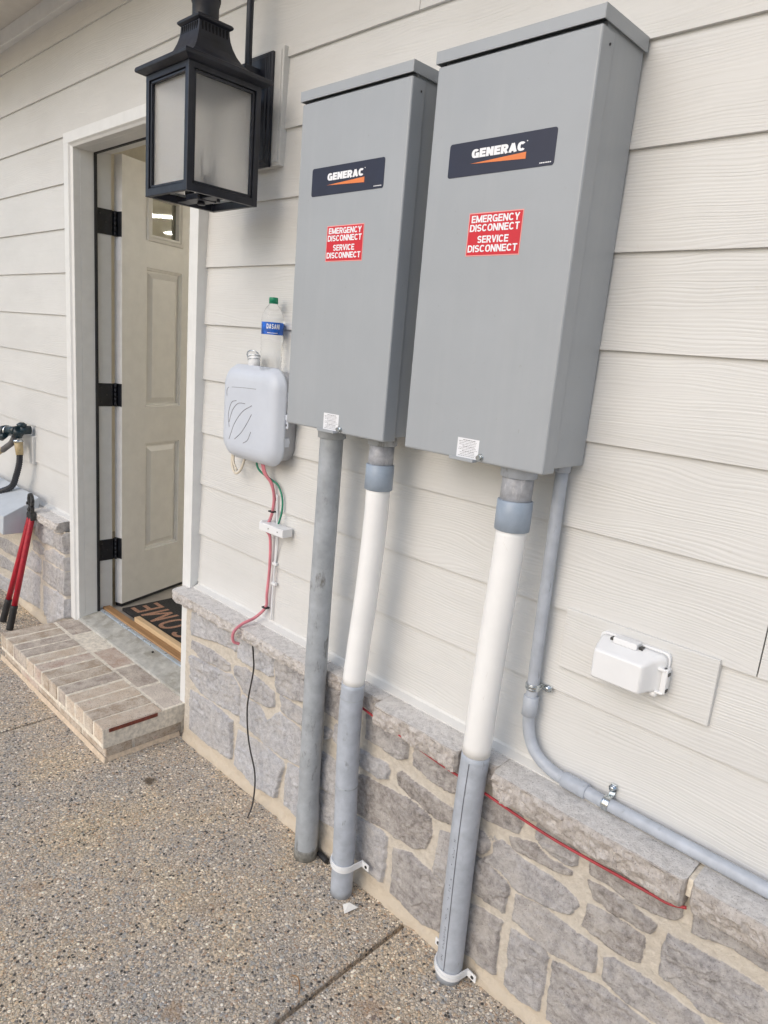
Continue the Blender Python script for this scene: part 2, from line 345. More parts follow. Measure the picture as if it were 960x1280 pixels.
M = dict(
    siding=m_siding(), stone=m_stone(), sill=m_stone('sill_stone', True), ground=m_ground(), brick=m_brick(),
    trim=simple('white_trim_paint', (.74, .745, .735), .38, var=.02, bmp=.15, bs=150),
    flash=simple('white_flashing', (.67, .668, .65), .35, var=.02),
    soffit=simple('soffit_paint', (.66, .63, .57), .6, var=.02),
    door=simple('door_paint', (.84, .82, .78), .42, var=.02, bmp=.2, bs=60),
    doorw=simple('door_edge_white', (.78, .77, .76), .45, var=.03),
    black=simple('black_metal', (.012, .014, .023), .42, var=.2, bmp=.25, bs=350, spec=.55),
    hinge=simple('black_hinge', (.012, .014, .02), .4, var=.3, bmp=.5, bs=400),
    rubber=simple('black_rubber', (.018, .019, .022), .6, var=.2),
    box=m_cabinet(),
    pvc=simple('grey_pvc', (.41, .445, .50), .42, var=.07, vs=25, dirt=((.20, .21, .22), 40, .62)),
    pvcb=simple('blue_grey_coupling', (.30, .36, .44), .38, var=.05, vs=30),
    pvcd=simple('weathered_grey_pipe', (.36, .385, .41), .45, var=.09, vs=22, dirt=((.13, .125, .11), 26, .58)),
    pvcc=simple('clouded_grey_pipe', (.36, .37, .40), .4, var=.12, vs=60, dirt=((.55, .55, .56), 50, .6)),
    pvcw=simple('white_pvc', (.85, .85, .84), .33, var=.015, vs=12, dirt=((.66, .64, .60), 22, .66)),
    wplastic=simple('white_plastic', (.78, .79, .80), .35, var=.01),
    tvp=simple('pale_grey_plastic', (.58, .62, .69), .42, var=.02, vs=10, bmp=.12, bs=500),
    tvd=simple('grey_plastic_body', (.43, .44, .47), .5, var=.03, bmp=.12, bs=500),
    emb=simple('embossed_shadow_line', (.22, .22, .25), .6, var=.02),
    zinc=simple('zinc_plated_steel', (.62, .66, .68), .25, metal=1, var=.12, vs=90),
    mtan=simple('tan_mortar', (.62, .50, .37), .95, var=.1, vs=60, bmp=.6, bs=220), mortar=simple('cream_mortar', (.74, .68, .58), .95, var=.12, vs=60, bmp=.6, bs=220),
    alum=simple('aluminium_sill', (.55, .54, .50), .5, metal=.15, var=.1, vs=30, dirt=((.40, .38, .33), 12, .5)),
    alumb=simple('aluminium_edge', (.60, .68, .78), .3, metal=.6, var=.05),
    oak=m_wood('oak_sill_cap', (.28, .15, .065), (.42, .25, .12)), pine=m_wood('pine_strip', (.50, .34, .19), (.66, .49, .30)),
    mat=simple('black_coir', (.018, .018, .019), .95, var=.6, vs=250, bmp=1, bs=900),
    coir=simple('brown_coir_letters', (.36, .20, .13), .95, var=.35, vs=250, bmp=1, bs=900),
    floor=simple('interior_floor', (.36, .33, .29), .7, var=.1, vs=8),
    iwall=simple('interior_wall_paint', (.76, .72, .63), .8, var=.03),
    navy=simple('navy_label', (.016, .019, .042), .4, var=.05), lwhite=simple('white_print', (.86, .87, .9), .4, var=.01),
    lorange=simple('orange_print', (.78, .22, .06), .4, var=.03), lred=simple('red_sticker', (.62, .015, .03), .35, var=.03),
    lpink=simple('sticker_border', (.80, .35, .33), .4, var=.02), paper=simple('sticker_paper', (.80, .81, .84), .55, var=.02), ink=simple('grey_ink', (.12, .12, .14), .6, var=.1),
    cred=simple('pinkish_red_wire', (.62, .21, .25), .4, var=.1), red=simple('red_line', (.36, .035, .045), .45, var=.1),
    cgreen=simple('green_wire', (.02, .22, .13), .4, var=.1), cblack=simple('black_wire', (.03, .028, .026), .5, var=.2),
    cream=simple('cream_cable', (.66, .60, .49), .5, var=.05),
    frost=m_frost(), glass=m_clear('window_glass', (.9, .93, .9), .02), bottle=m_clear('bottle_plastic', (.985, .995, 1), .03, 1.14, 1),
    cap=simple('green_cap', (.01, .25, .13), .35, var=.04), blue=simple('bottle_label_blue', (.01, .13, .60), .3, var=.3, vs=45),
    tubeglow=m_emit('fluorescent_tube', (1, .95, .84), 140), fixture=simple('lamp_fixture', (.7, .7, .68), .5),
    gripred=simple('red_handle_paint', (.42, .012, .03), .4, var=.12, vs=60), grip=simple('black_grip', (.02, .02, .022), .55, var=.2),
    jaw=simple('dark_steel', (.07, .07, .07), .45, metal=.7, var=.3, vs=80, bmp=.4, bs=400),
    hose=simple('black_ribbed_hose', (.02, .022, .028), .5, var=.2), tan=simple('tan_fitting', (.46, .36, .20), .5, var=.1, vs=90), ghose=simple('grey_rubber', (.12, .115, .115), .6, var=.15),
    tealp=simple('dark_teal_plastic', (.010, .024, .032), .35, var=.3), ubox=simple('pale_grey_box', (.52, .56, .60), .45, var=.03),
    rimred=simple('fresh_red_brick', (.20, .055, .035), .85, var=.2, vs=80, bmp=.4, bs=300), scrap=simple('pale_scrap', (.75, .73, .68), .5),
)

# ------------------------------------------------------------ value noise for carved surfaces
_rng = np.random.RandomState(11); LAT = _rng.rand(16, 256, 256)
def vn(x, z, cell, seed=0):
    u = x/cell+57.3; w = z/cell+31.7; i = np.floor(u).astype(int); j = np.floor(w).astype(int)
    a = u-i; b = w-j; a = a*a*(3-2*a); b = b*b*(3-2*b); L = LAT[seed % 16]
    g = lambda p, q: L[p % 256, q % 256]
    return (g(i, j)*(1-a)+g(i+1, j)*a)*(1-b)+(g(i, j+1)*(1-a)+g(i+1, j+1)*a)*b
def fb(x, z, cell, seed=0, oct=4, gain=.5):
    s = 0; a = 1; t = 0
    for k in range(oct): s = s+a*vn(x, z, cell/2.03**k, seed+k); t += a; a *= gain
    return s/t
def sdpoly(P, X, Z):
    """signed distance, positive inside"""
    P = np.array(P, float); d = np.full(X.shape, 1e9); ins = np.zeros(X.shape, bool); n = len(P)
    for i in range(n):
        a = P[i]; b = P[(i+1) % n]; e = b-a; px = X-a[0]; pz = Z-a[1]
        t = np.clip((px*e[0]+pz*e[1])/(e@e+1e-12), 0, 1)
        d = np.minimum(d, np.hypot(px-e[0]*t, pz-e[1]*t))
        c = (a[1] > Z) != (b[1] > Z)
        with np.errstate(divide='ignore', invalid='ignore'):
            ins ^= c & (X < (b[0]-a[0])*(Z-a[1])/(b[1]-a[1]+1e-12)+a[0])
    return np.where(ins, d, -d)
sm = lambda a, b, x: (lambda t: t*t*(3-2*t))(np.clip((x-a)/(b-a), 0, 1))
def stonework(name, parent, stones, x0, x1, z1, step, tonef, y0=-.044):
    xs = np.arange(x0, x1+step/2, step); zs = np.arange(-.01, z1+step/2, step)
    X, Z = np.meshgrid(xs, zs); nz, nx = X.shape
    H = .004*fb(X, Z, .03, 3)+.0025*fb(X, Z, .12, 5); Mk = np.zeros_like(X); T = np.full_like(X, .5)
    D1 = np.full_like(X, -1.); D2 = np.full_like(X, -1.); ID = np.full(X.shape, -1); jobs = []
    for k, P in enumerate(stones):
        P = np.array(P).reshape(-1, 2)/1000.
        lo = P.min(0)-.02; hi = P.max(0)+.02
        i0, i1 = np.searchsorted(xs, (lo[0], hi[0])); j0, j1 = np.searchsorted(zs, (lo[1], hi[1]))
        if i1-i0 < 2 or j1-j0 < 2: continue
        s = (slice(j0, j1), slice(i0, i1)); x = X[s]; z = Z[s]; d = sdpoly(P, x, z)
        a1 = D1[s]; a2 = D2[s]; idv = ID[s]; nw = d > a1
        D2[s] = np.where(nw, a1, np.maximum(a2, d)); D1[s] = np.where(nw, d, a1); ID[s] = np.where(nw, k, idv)
        jobs.append((k, P, s))
    DE = np.minimum(D1, (D1-D2)/2-.0045)
    for k, P, s in jobs:
        x = X[s]; z = Z[s]
        d = np.where(ID[s] == k, DE[s], -.01)+(fb(x, z, .024, 7, 5, .65)-.5)*.010+.0022
        d = np.where(ID[s] == k, d, -.01)
        rr = random.Random(k*7+3); c = P.mean(0)
        tx, tz, am = rr.uniform(-.10, .10), rr.uniform(-.16, .05), rr.uniform(.6, 1.15)
        fr = fb(x+k*1.7, z*1.5+k*.9, .075, k % 12, 5, .55)
        ridge = np.abs(fb(x-k*.7, z*2.2, .06, (k+5) % 12, 3)-.5)*2
        h = .006+.018*am*(fr-.25)-.006*am*ridge+tx*(x-c[0])*.5+tz*(z-c[1])*.5
        hp = None
        for _ in range(5):
            g1, g2, c0 = rr.uniform(-.22, .22), rr.uniform(-.30, .30), rr.uniform(.008, .020); ox, oz = rr.uniform(-.05, .05), rr.uniform(-.03, .03)
            pl = c0+g1*(x-c[0]-ox)+g2*(z-c[1]-oz); hp = pl if hp is None else np.minimum(hp, pl)
        h = h*.95+np.clip(hp, .001, .024)*.5
        # broken, terraced faces
        q = .0045; h = h*.35+np.round(h/q)*q*.65
        h = np.clip(h, .005, .032)*sm(-.0012, .0045, d)
        f = sm(-.0015, .0025, d)
        H[s] = np.where(d > -.001, H[s]*(1-f)+(h+.002)*f, H[s]); Mk[s] = np.maximum(Mk[s], f)
        T[s] = np.where(f > .3, np.clip(tonef(c[0])+rr.uniform(-.22, .22), 0, 1), T[s])
    # mortar washed out over the slab along the foot
    foot = sm(.036, .006, Z+(fb(X, Z*0, .05, 9, 4, .6)-.5)*.045)
    H += foot*(1-Mk)*(.004+.010*fb(X, Z*0, .04, 4, 4, .6))
    Y = y0-H
    Y[:, 0] = Y[:, -1] = 0
    vs = np.stack([X, Y, Z], -1).reshape(-1, 3)
    a = (np.arange(nz-1)[:, None]*nx+np.arange(nx-1)).ravel()
    fs = np.stack([a, a+1, a+1+nx, a+nx], -1)
    o = link(name, vs.tolist(), fs.tolist(), M['stone'], parent)
    me = o.data; me.polygons.foreach_set('use_smooth', [True]*len(me.polygons))
    for n_, A_ in (('tone', T), ('mask', Mk)):
        at = me.attributes.new(n_, 'FLOAT', 'POINT'); at.data.foreach_set('value', A_.ravel().astype(np.float32))
    return o
def capstone(parent, x0, x1, yf, z0=.548, z1=.590, seed=0, step=.0045, tilt=.005):
    n = max(4, int((x1-x0)/step)); rings = []; tone = []
    for i in range(n+1):
        x = x0+(x1-x0)*i/n; e = min(x-x0, x1-x, .012)/.012; rnd = .012*(1-math.sqrt(max(0, 1-(1-e)**2)))
        f = lambda a, c, s: (float(fb(np.array(x), np.array(a), c, s, 4, .6))-.5)
        yt = yf+.005+rnd+.010*f(.1+seed, .05, 1); r = []; hf = (z1-tilt)-z0
        r.append((x, -.004, z1)); r.append((x, yf*.5, z1-tilt*.5)); r.append((x, yt+.003, z1-tilt)); r.append((x, yt, z1-tilt-.0015-.004*max(0, f(.2+seed, .02, 4))))
        for k in range(1, 9):
            t = k/9; z = z1-tilt-.003-hf*t*.96
            d = .030*f(z*1.3+seed, .03, 5)+.012*abs(f(z*3+seed, .018, 9)); d = round(d/.004)*.004*.6+d*.4
            r.append((x, yt-.004*math.sin(t*3)+d+.006*t, z+.003*f(z+seed*2, .02, 8)))
        zb_ = z0+.012*f(.9+seed, .07, 4); r.append((x, yt+.012+.008*f(.7, .03, 2), zb_)); r.append((x, -.004, z0+.01))
        rings.append(r)
    mb = MB(); m = len(rings[0])
    vs = [p for r in rings for p in r]
    mb.v = vs
    for j in range(n):
        for k in range(m):
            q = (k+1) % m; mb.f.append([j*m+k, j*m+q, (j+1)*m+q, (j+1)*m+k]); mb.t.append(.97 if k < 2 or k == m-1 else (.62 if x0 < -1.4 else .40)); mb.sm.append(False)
    mb.f += [list(range(m))[::-1], list(range(n*m, n*m+m))]; mb.t += [.4, .4]; mb.sm += [False]*2
    return obj('cap_stone', mb, M['sill'], parent)

# ------------------------------------------------------------ ground
mb = MB(); prof = []
for xj, w in ((-4.15, .012), (-2.535, .011), (-.965, .012), (.62, .012), (2.2, .012)):
    prof += [(xj-w/2-.003, 0), (xj-w/2, -.003), (xj-w/2+.001, -.018), (xj+w/2-.001, -.018), (xj+w/2, -.003), (xj+w/2+.003, 0)]
prof = [(-70, 0)]+prof+[(70, 0)]
ys = (-70, -4, .1, 40)
mb.rings([[(x, y, z) for x, z in prof] for y in ys], closed=False, caps=False, smooth=False)
g = obj('ground', mb, M['ground']); g['kind'] = 'structure'

# ------------------------------------------------------------ house wall with lap siding
hw = thing('house_wall', (-1.5, 0, .59), 'cream lap siding house wall that carries the grey cabinets, with soffit overhead', 'wall')
E_ = .1805; Z8 = .608; mb = MB(); rs = random.Random(2)
def board(x0, x1, b, t):
    mb.prism([(0, b), (.0085, t+.004), (.022, t+.004), (.022, b)], 0, x0, x1, rs.random())
for k in range(-1, 13):
    b = Z8+E_*k; t = b+E_
    if k == -1: continue
    t = min(t, 2.70)
    if b > 2.70: break
    if b > 2.2: segs = [(-6.5, -5.1), (-5.098, -1.247), (-1.245, 1.2), (1.202, 4)] if k == 9 else [(-6.5, -4.2), (-4.198, -.4), (-.398, 3)]
    else:
        segs = [(-6.5, -3.16), (-2.12, 3)]
        if k == 2: segs = [(-6.5, -3.16), (-2.12, -.292), (-.2895, 3)]
    for s in segs: board(s[0], s[1], b, t)
obj('siding', mb, M['siding'], hw)
mb = MB(); mb.prism([(.0, .608), (-.004, .600), (-.020, .592), (-.020, .586), (.02, .586), (.02, .608)], 0, -6.5, -3.168); mb.prism([(.002, .6078), (-.002, .6005), (-.020, .592), (-.020, .586), (.02, .586), (.02, .6078)], 0, -2.11, 3)
obj('drip_flashing', mb, M['flash'], hw)
mb = MB(); mb.box(-6.5, 3, -.022, .02, 2.692, 2.757); obj('frieze_board', mb, M['trim'], hw, .002)
mb = MB(); mb.box(-6.5, 3, -.52, .02, 2.757, 2.775); mb.box(-6.5, 3, -.55, -.522, 2.70, 2.82); obj('soffit', mb, M['soffit'], hw, .002)
mb = MB(); mb.box(-1.915, -1.727, -.013, .012, 1.955, 2.258); mb.box(-1.907, -1.735, -.016, -.0132, 1.963, 2.250); obj('mounting_block', mb, M['siding'], hw, .0025)
mb = MB(); mb.box(-.664, -.351, -.0075, .012, .846, .979, .3); obj('mounting_block', mb, M['siding'], hw, .002)
mb = MB(); mb.box(-3.86, -3.645, -.012, .012, .775, .918, .8); obj('mounting_block', mb, M['siding'], hw, .003)
mb = MB(); mb.box(-6.5, -3.2, .024, .12, -.3, 2.9); mb.box(-2.1, 3, .024, .12, -.3, 2.9); mb.box(-3.2, -2.1, .024, .12, 2.24, 2.9); mb.box(-3.2, -2.1, .024, .12, -.3, .05)
obj('wall_core', mb, M['iwall'], hw)

# ------------------------------------------------------------ stone veneer, right and left of the door
ST_R = [[-2065,520,-1786,535,-1788,468,-1913,461,-2057,431],[-2060,411,-1924,420,-1820,412,-1815,390,-1847,376,-1985,367,-2059,381],[-2065,352,-1972,364,-1847,369,-1806,378,-1763,352,-1752,328,-1756,246,-1901,234,-1992,233,-2068,264],[-2066,214,-1914,228,-1790,216,-1782,122,-1787,70,-1931,57,-2067,56],[-1775,534,-1665,541,-1586,533,-1586,463,-1601,453,-1659,455,-1770,453],[-1796,414,-1734,432,-1657,424,-1577,410,-1568,366,-1598,349,-1651,343,-1740,347,-1790,377],[-1750,330,-1650,336,-1605,301,-1547,355,-1448,346,-1435,332,-1428,228,-1515,215,-1599,219,-1744,230],[-1759,197,-1674,204,-1587,210,-1514,201,-1508,187,-1534,63,-1652,50,-1771,66,-1772,126],[-1574,535,-1436,534,-1401,446,-1493,429,-1562,419,-1571,473],[-1547,416,-1430,414,-1398,415,-1393,368,-1532,364,-1534,387],[-1490,210,-1398,217,-1375,65,-1492,61],[-1356,546,-1271,542,-1268,452,-1300,451,-1353,449],[-1340,406,-1305,404,-1309,380,-1328,366],[-1290,433,-1260,438,-1254,379,-1289,389],[-1359,323,-1263,321,-1256,225,-1349,211],[-1348,198,-1255,216,-1245,119,-1339,103],[-1175,516,-1021,514,-1017,463,-1043,446,-1106,452,-1172,445],[-1250,399,-1171,407,-1080,411,-1073,402,-1077,370,-1106,359,-1246,357],[-1048,403,-1029,418,-950,406,-863,403,-855,384,-854,362,-914,349,-993,362,-1039,374],[-1241,314,-1147,338,-1072,344,-973,357,-923,344,-912,294,-930,250,-966,226,-1058,223,-1230,203],[-1229,194,-1166,203,-1078,211,-1061,203,-1055,110,-1062,60,-1115,57,-1154,64,-1222,68],[-1037,185,-973,206,-895,197,-856,190,-861,153,-852,50,-912,32,-1032,49],[-893,326,-823,340,-815,282,-821,197,-857,197,-891,204,-894,264],[-997,517,-938,527,-856,515,-850,457,-872,441,-936,445,-993,460],[-839,393,-776,396,-748,401,-724,401,-715,338,-774,339,-839,330],[-823,308,-776,322,-721,327,-681,319,-679,279,-683,229,-772,222,-825,227],[-828,184,-776,187,-736,200,-687,203,-687,148,-684,58,-778,46,-822,72],[-794,482,-675,495,-668,476,-680,446,-723,435,-790,428],[-636,495,-592,499,-535,501,-531,456,-547,442,-597,436,-635,465],[-697,424,-629,446,-590,440,-539,436,-540,424,-571,415,-623,408,-685,400],[-765,402,-719,406,-659,389,-583,392,-523,380,-513,365,-530,334,-564,321,-671,310,-754,328],[-661,293,-592,309,-496,302,-462,305,-455,243,-505,226,-579,224,-660,229],[-659,200,-578,217,-560,199,-561,158,-564,49,-615,39,-657,55],[-549,200,-503,212,-435,221,-343,216,-306,212,-299,138,-397,77,-544,46],[-507,497,-455,505,-356,499,-318,509,-316,484,-327,467,-371,451,-433,449,-503,452],[-504,437,-459,446,-394,441,-356,434,-359,413,-401,408,-444,399,-485,403],[-495,384,-437,397,-374,393,-371,381,-372,331,-424,319,-500,329],[-442,287,-422,306,-346,308,-252,302,-228,289,-223,231,-285,231,-383,227,-438,241],[-332,431,-266,440,-198,441,-153,434,-95,426,-85,352,-134,334,-233,319,-334,339,-337,393],[-299,515,-236,531,-169,521,-104,517,-102,482,-161,477,-226,478,-293,464]]
ST_L = [[-3517,523,-3306,522,-3303,437,-3427,430,-3522,445],[-3296,506,-3196,525,-3079,562,-3084,429,-3200,440,-3300,438],[-3567,408,-3492,421,-3429,398,-3423,368,-3480,353,-3571,355],[-3422,387,-3319,421,-3201,421,-3089,410,-3087,356,-3234,351,-3417,347],[-3596,348,-3466,331,-3467,259,-3537,246,-3656,252],[-3446,333,-3324,344,-3084,345,-3088,247,-3210,227,-3448,232],[-3675,227,-3489,233,-3501,60,-3781,43,-3757,106],[-3450,199,-3270,221,-3097,208,-3092,160,-3373,26,-3451,73],[-4144,293,-3904,317,-3774,315,-3817,249,-3969,244,-4151,240],[-4221,185,-3993,202,-3859,203,-3883,147,-4123,122,-4251,117],[-4236,61,-3927,91,-3814,89,-3838,32,-4161,-15]]
def filler(x0, x1, seed):
    r = random.Random(seed); out = []; z = .045
    while z < .50:
        h = r.choice([.06, .11, .14]); h = min(h, .535-z); x = x0+r.uniform(0, .1)
        if h < .04: break
        while x < x1:
            w = r.uniform(.15, .33); p = []
            for (a, b) in ((0, 0), (.5, 0), (1, 0), (1, .5), (1, 1), (.5, 1), (0, 1), (0, .5)):
                p += [int((x+(w-.025)*a+r.uniform(-.008, .008))*1000), int((z+(h-.02)*b+r.uniform(-.006, .006))*1000)]
            out.append(p); x += w
        z += h
    return out
sw = thing('stone_veneer_wall', (-1.0, -.03, 0), 'low grey split-face stone wall with cream mortar below the grey cabinets', 'stone wall')
stonework('stonework', sw, ST_R+[[-285, 205, -100, 215, -85, 150, -110, 128, -280, 118], [-270, 102, -90, 112, -80, 48, -270, 42], [-212, 300, -120, 300, -90, 232, -205, 228], [-345, 60, -290, 62, -288, 40, -350, 36]]+filler(-.07, 1.5, 5), -2.108, 1.5, .556, .0028, lambda x: .80 if x < -1.35 else (.62 if x < -1.1 else .34))
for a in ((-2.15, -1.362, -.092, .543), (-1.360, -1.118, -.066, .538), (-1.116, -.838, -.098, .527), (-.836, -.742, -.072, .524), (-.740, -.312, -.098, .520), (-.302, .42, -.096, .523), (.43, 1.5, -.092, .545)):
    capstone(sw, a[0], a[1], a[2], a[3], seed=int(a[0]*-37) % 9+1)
mb = MB(); mb.box(-.3125, -.301, -.074, -.004, .545, .583); mb.box(-.743, -.735, -.06, -.004, .55, .585); obj('mortar_joint', mb, M['mortar'], sw, .002)
sl = thing('stone_veneer_wall', (-4.0, -.03, 0), 'low grey stone wall left of the doorway behind the red bolt cutters', 'stone wall')
stonework('stonework', sl, ST_L+filler(-5.2, -4.25, 8), -5.2, -3.168, .545, .006, lambda x: .72)
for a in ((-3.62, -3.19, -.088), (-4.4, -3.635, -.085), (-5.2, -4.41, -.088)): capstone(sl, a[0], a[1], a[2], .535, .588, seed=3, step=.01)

# ------------------------------------------------------------ brick step
bs = thing('brick_step', (-2.67, -.18, 0), 'low whitewashed brick step in front of the open doorway', 'step')
mb = MB(); rb = random.Random(21)
def brick(x0, x1, y0, y1, z0, z1, j=.0018):
    q = lambda: rb.uniform(-j, j); a = rad(rb.uniform(-.5, .5)); c = ((x0+x1)/2, (y0+y1)/2)
    Mx = Matrix.Translation((c[0]+q(), c[1]+q(), q())) @ Matrix.Rotation(a, 4, 'Z') @ Matrix.Translation((-c[0], -c[1], 0))
    mb.box(x0, x1, y0, y1, z0, z1, rb.random(), Mx)
X0, X1 = -3.150, -2.132; nb = 13; p = (X1-X0+.008)/nb
for i in range(nb): brick(X0+p*i, X0+p*i+p-.0105, -.345, -.1205, .066, .125)
xx = X0
while xx < X1-.05:
    w = min(.203, X1-xx); brick(xx, xx+w-.011 if xx+w < X1 else X1, -.112, -.008, .066, .1245); xx += w
xx = X0+.008
while xx < X1-.06:
    w = min(.203, X1-.008-xx); brick(xx, xx+w-.010 if xx+w < X1-.01 else X1-.008, -.333, -.235, .006, .056, .0015); xx += w
for y0, y1 in ((-.225, -.04),): brick(X1-.108, X1-.008, y0, y1, .006, .056)
for y0, y1 in ((-.225, -.04),): brick(X0+.008, X0+.108, y0, y1, .006, .056)
obj('brickwork', mb, M['brick'], bs, .0045, 3)
mb = MB(); mb.box(X0+.003, X1-.003, -.3425, -.006, .05, .1234); mb.box(X0+.011, X1-.0105, -.330, -.006, -.005, .062)
obj('mortar_bed', mb, M['mortar'], bs, .002)
mb = MB()
def foot(x0, x1, y0, y1):
    n = 60; L = []
    for i in range(n+1):
        t = i/n; L.append((x0+(x1-x0)*t, y0+(y1-y0)*t))
    return L
pts = foot(X0-.01, X1+.0, -.335, -.335)+foot(X1-.006, X1-.006, -.33, -.05); out = []
for i, (x, y) in enumerate(pts):
    o_ = .007+.006*float(vn(np.array(i*.02), np.array(.3), .06, 2)); 
    if i <= 60: out.append((x+(.012 if i == 60 else 0), y-o_, 0.0005))
    else: out.append((x+o_, y, .0005))
rings = [[(a[0], a[1], .014) for a in pts], [((a[0]+b[0])/2, (a[1]+b[1])/2, .009) for a, b in zip(pts, out)], out]
mb.rings(rings, closed=False, caps=False); obj('mortar_foot', mb, M['mtan'], bs)
mb = MB(); mb.box(X1-.0015, X1+.0012, -.322, -.14, .109, .1235); obj('broken_brick_edge', mb, M['rimred'], bs, .001, 1, label='dark red broken face of the end brick')

# ------------------------------------------------------------ door frame
df = thing('door_frame', (-2.65, 0, .125), 'white door frame around the open doorway above the brick step', 'door frame')
XL, XR, ZH = -3.105, -2.185, 2.172
def casing(x0, x1, z0, z1):
    c = MB(); c.box(x0, x1, -.030, .012, z0, z1); return c
c = MB(); c.prism([(-3.165, .012), (-3.165, -.030), (-3.122, -.030), (-3.116, -.022), (XL, -.016), (XL, .012)], 2, .124, ZH+.053)
obj('casing', c, M['trim'], df, .0012)
c = MB(); c.prism([(-2.115, .012), (-2.115, -.030), (-2.168, -.030), (-2.174, -.022), (XR, -.016), (XR, .012)], 2, .124, ZH+.053)
obj('casing', c, M['trim'], df, .0012)
c = MB(); c.prism([(.012, ZH+.0545), (-.031, ZH+.0545), (-.031, ZH+.014), (-.023, ZH+.008), (-.0165, ZH), (.012, ZH)], 0, -3.1655, -2.1145)
obj('casing', c, M['trim'], df, .0012)
for sgn, X in ((1, XL), (-1, XR)):
    c = MB(); c.box(*sorted((X, X-.04*sgn)), .0122, .070, .124, ZH+.03); c.box(*sorted((X-.013*sgn, X-.04*sgn)), .0702, .150, .124, ZH+.03)
    obj('jamb', c, M['trim'], df, .0015)
    c = MB(); c.box(*sorted((X-.0128*sgn, X+.0035*sgn)), .0705, .083, .15, ZH+.003); obj('weatherstrip', c, M['rubber'], df, .002)
c = MB(); c.box(XL-.012, XR+.012, .0122, .070, ZH, ZH+.03); c.box(XL-.012, XR+.012, .0702, .15, ZH+.013, ZH+.03); obj('jamb', c, M['trim'], df, .0015)
c = MB(); c.box(XL, XR, .0705, .083, ZH-.0035, ZH+.0128); obj('weatherstrip', c, M['rubber'], df, .002)
c = MB(); c.prism([(-.022, .1262), (-.022, .135), (-.018, .137), (.082, .152), (.082, .1262)], 0, XL+.0005, XR-.0005)
for i in range(26):
    y = -.012+.0036*i; c.box(XL+.01, XR-.01, y, y+.0014, .137+.15*(y+.018), .1386+.15*(y+.018))
th = obj('threshold', c, M['alum'], df)
c = MB(); c.box(XL+.0005, XR-.0005, .0822, .100, .127, .158); obj('threshold_edge', c, M['alumb'], df, .002)
c = MB(); c.box(XL-.012, XR+.012, .1002, .137, .127, .166); obj('sill_cap', c, M['oak'], df, .003)

# ------------------------------------------------------------ entry door, opened inwards
A = Vector((-3.098, .188)); ang = rad(108.5); U = Vector((math.cos(ang), math.sin(ang))); NN = Vector((U.y, -U.x))
def D_(s, d, z): q = A+U*s-NN*d; return (q.x, q.y, z)
dr = thing('entry_door', (A.x, A.y, .165), 'pale greige panelled door standing open into the house', 'door')
mb = MB(); S_ = [0, .147, .383, .53, .766, .912]; Zz = [.168, .404, .945, 1.12, 1.756, 1.872, 2.095, 2.195]
def quad(a, b, c_, d): mb.add([a, b, c_, d], [(0, 1, 2, 3)])
panels = {(1, 1), (3, 1), (1, 3), (3, 3)}; lites = {(1, 5), (3, 5)}
for side in (0, 1):
    dd = (lambda d: d) if side == 0 else (lambda d: .044-d)
    for i in range(5):
        for j in range(7):
            s0, s1, z0, z1 = S_[i], S_[i+1], Zz[j], Zz[j+1]
            R_ = lambda m, d: [D_(s0+m, dd(d), z0+m), D_(s1-m, dd(d), z0+m), D_(s1-m, dd(d), z1-m), D_(s0+m, dd(d), z1-m)]
            if (i, j) in panels:
                L = [R_(0, 0), R_(.002, .006), R_(.009, .007), R_(.012, .015), R_(.020, .015), R_(.043, .004)]
                mb.rings(L, caps=False, smooth=False); mb.add(L[-1], [(0, 1, 2, 3)])
            elif (i, j) in lites:
                L = [R_(0, 0), R_(.003, -.008), R_(.016, -.010), R_(.022, -.004), R_(.030, -.004), R_(.034, .016)]
                mb.rings(L, caps=False, smooth=False)
            else: mb.add(R_(0, 0), [(0, 1, 2, 3)])
leaf = obj('door_leaf', mb, M['door'], dr)
mb = MB()
for (s0, s1, z0, z1) in ((0, .912, .168, .170), (0, .912, 2.193, 2.195)): mb.add([D_(s0, 0, z1), D_(s1, 0, z1), D_(s1, .044, z1), D_(s0, .044, z1)], [(0, 1, 2, 3)])
for s in (-.0005, .9125): mb.add([D_(s, -.0005, .168), D_(s, .0445, .168), D_(s, .0445, 2.195), D_(s, -.0005, 2.195)], [(0, 1, 2, 3)])
obj('door_edge', mb, M['doorw'], dr, label='white painted edge of the door')
for (i, j) in sorted(lites):
    mb = MB(); s0, s1, z0, z1 = S_[i]+.032, S_[i+1]-.032, Zz[j]+.032, Zz[j+1]-.032
    a = [D_(s0, .018, z0), D_(s1, .018, z0), D_(s1, .018, z1), D_(s0, .018, z1)]; b = [D_(s0, .024, z0), D_(s1, .024, z0), D_(s1, .024, z1), D_(s0, .024, z1)]
    mb.rings([a, b], smooth=False); obj('glass_pane', mb, M['glass'], dr)
mb = MB(); mb.rings([[D_(.0, .004, z), D_(.912, .004, z), D_(.912, .04, z), D_(0, .04, z)] for z in (.152, .1675)], smooth=False); obj('door_sweep', mb, M['rubber'], dr)
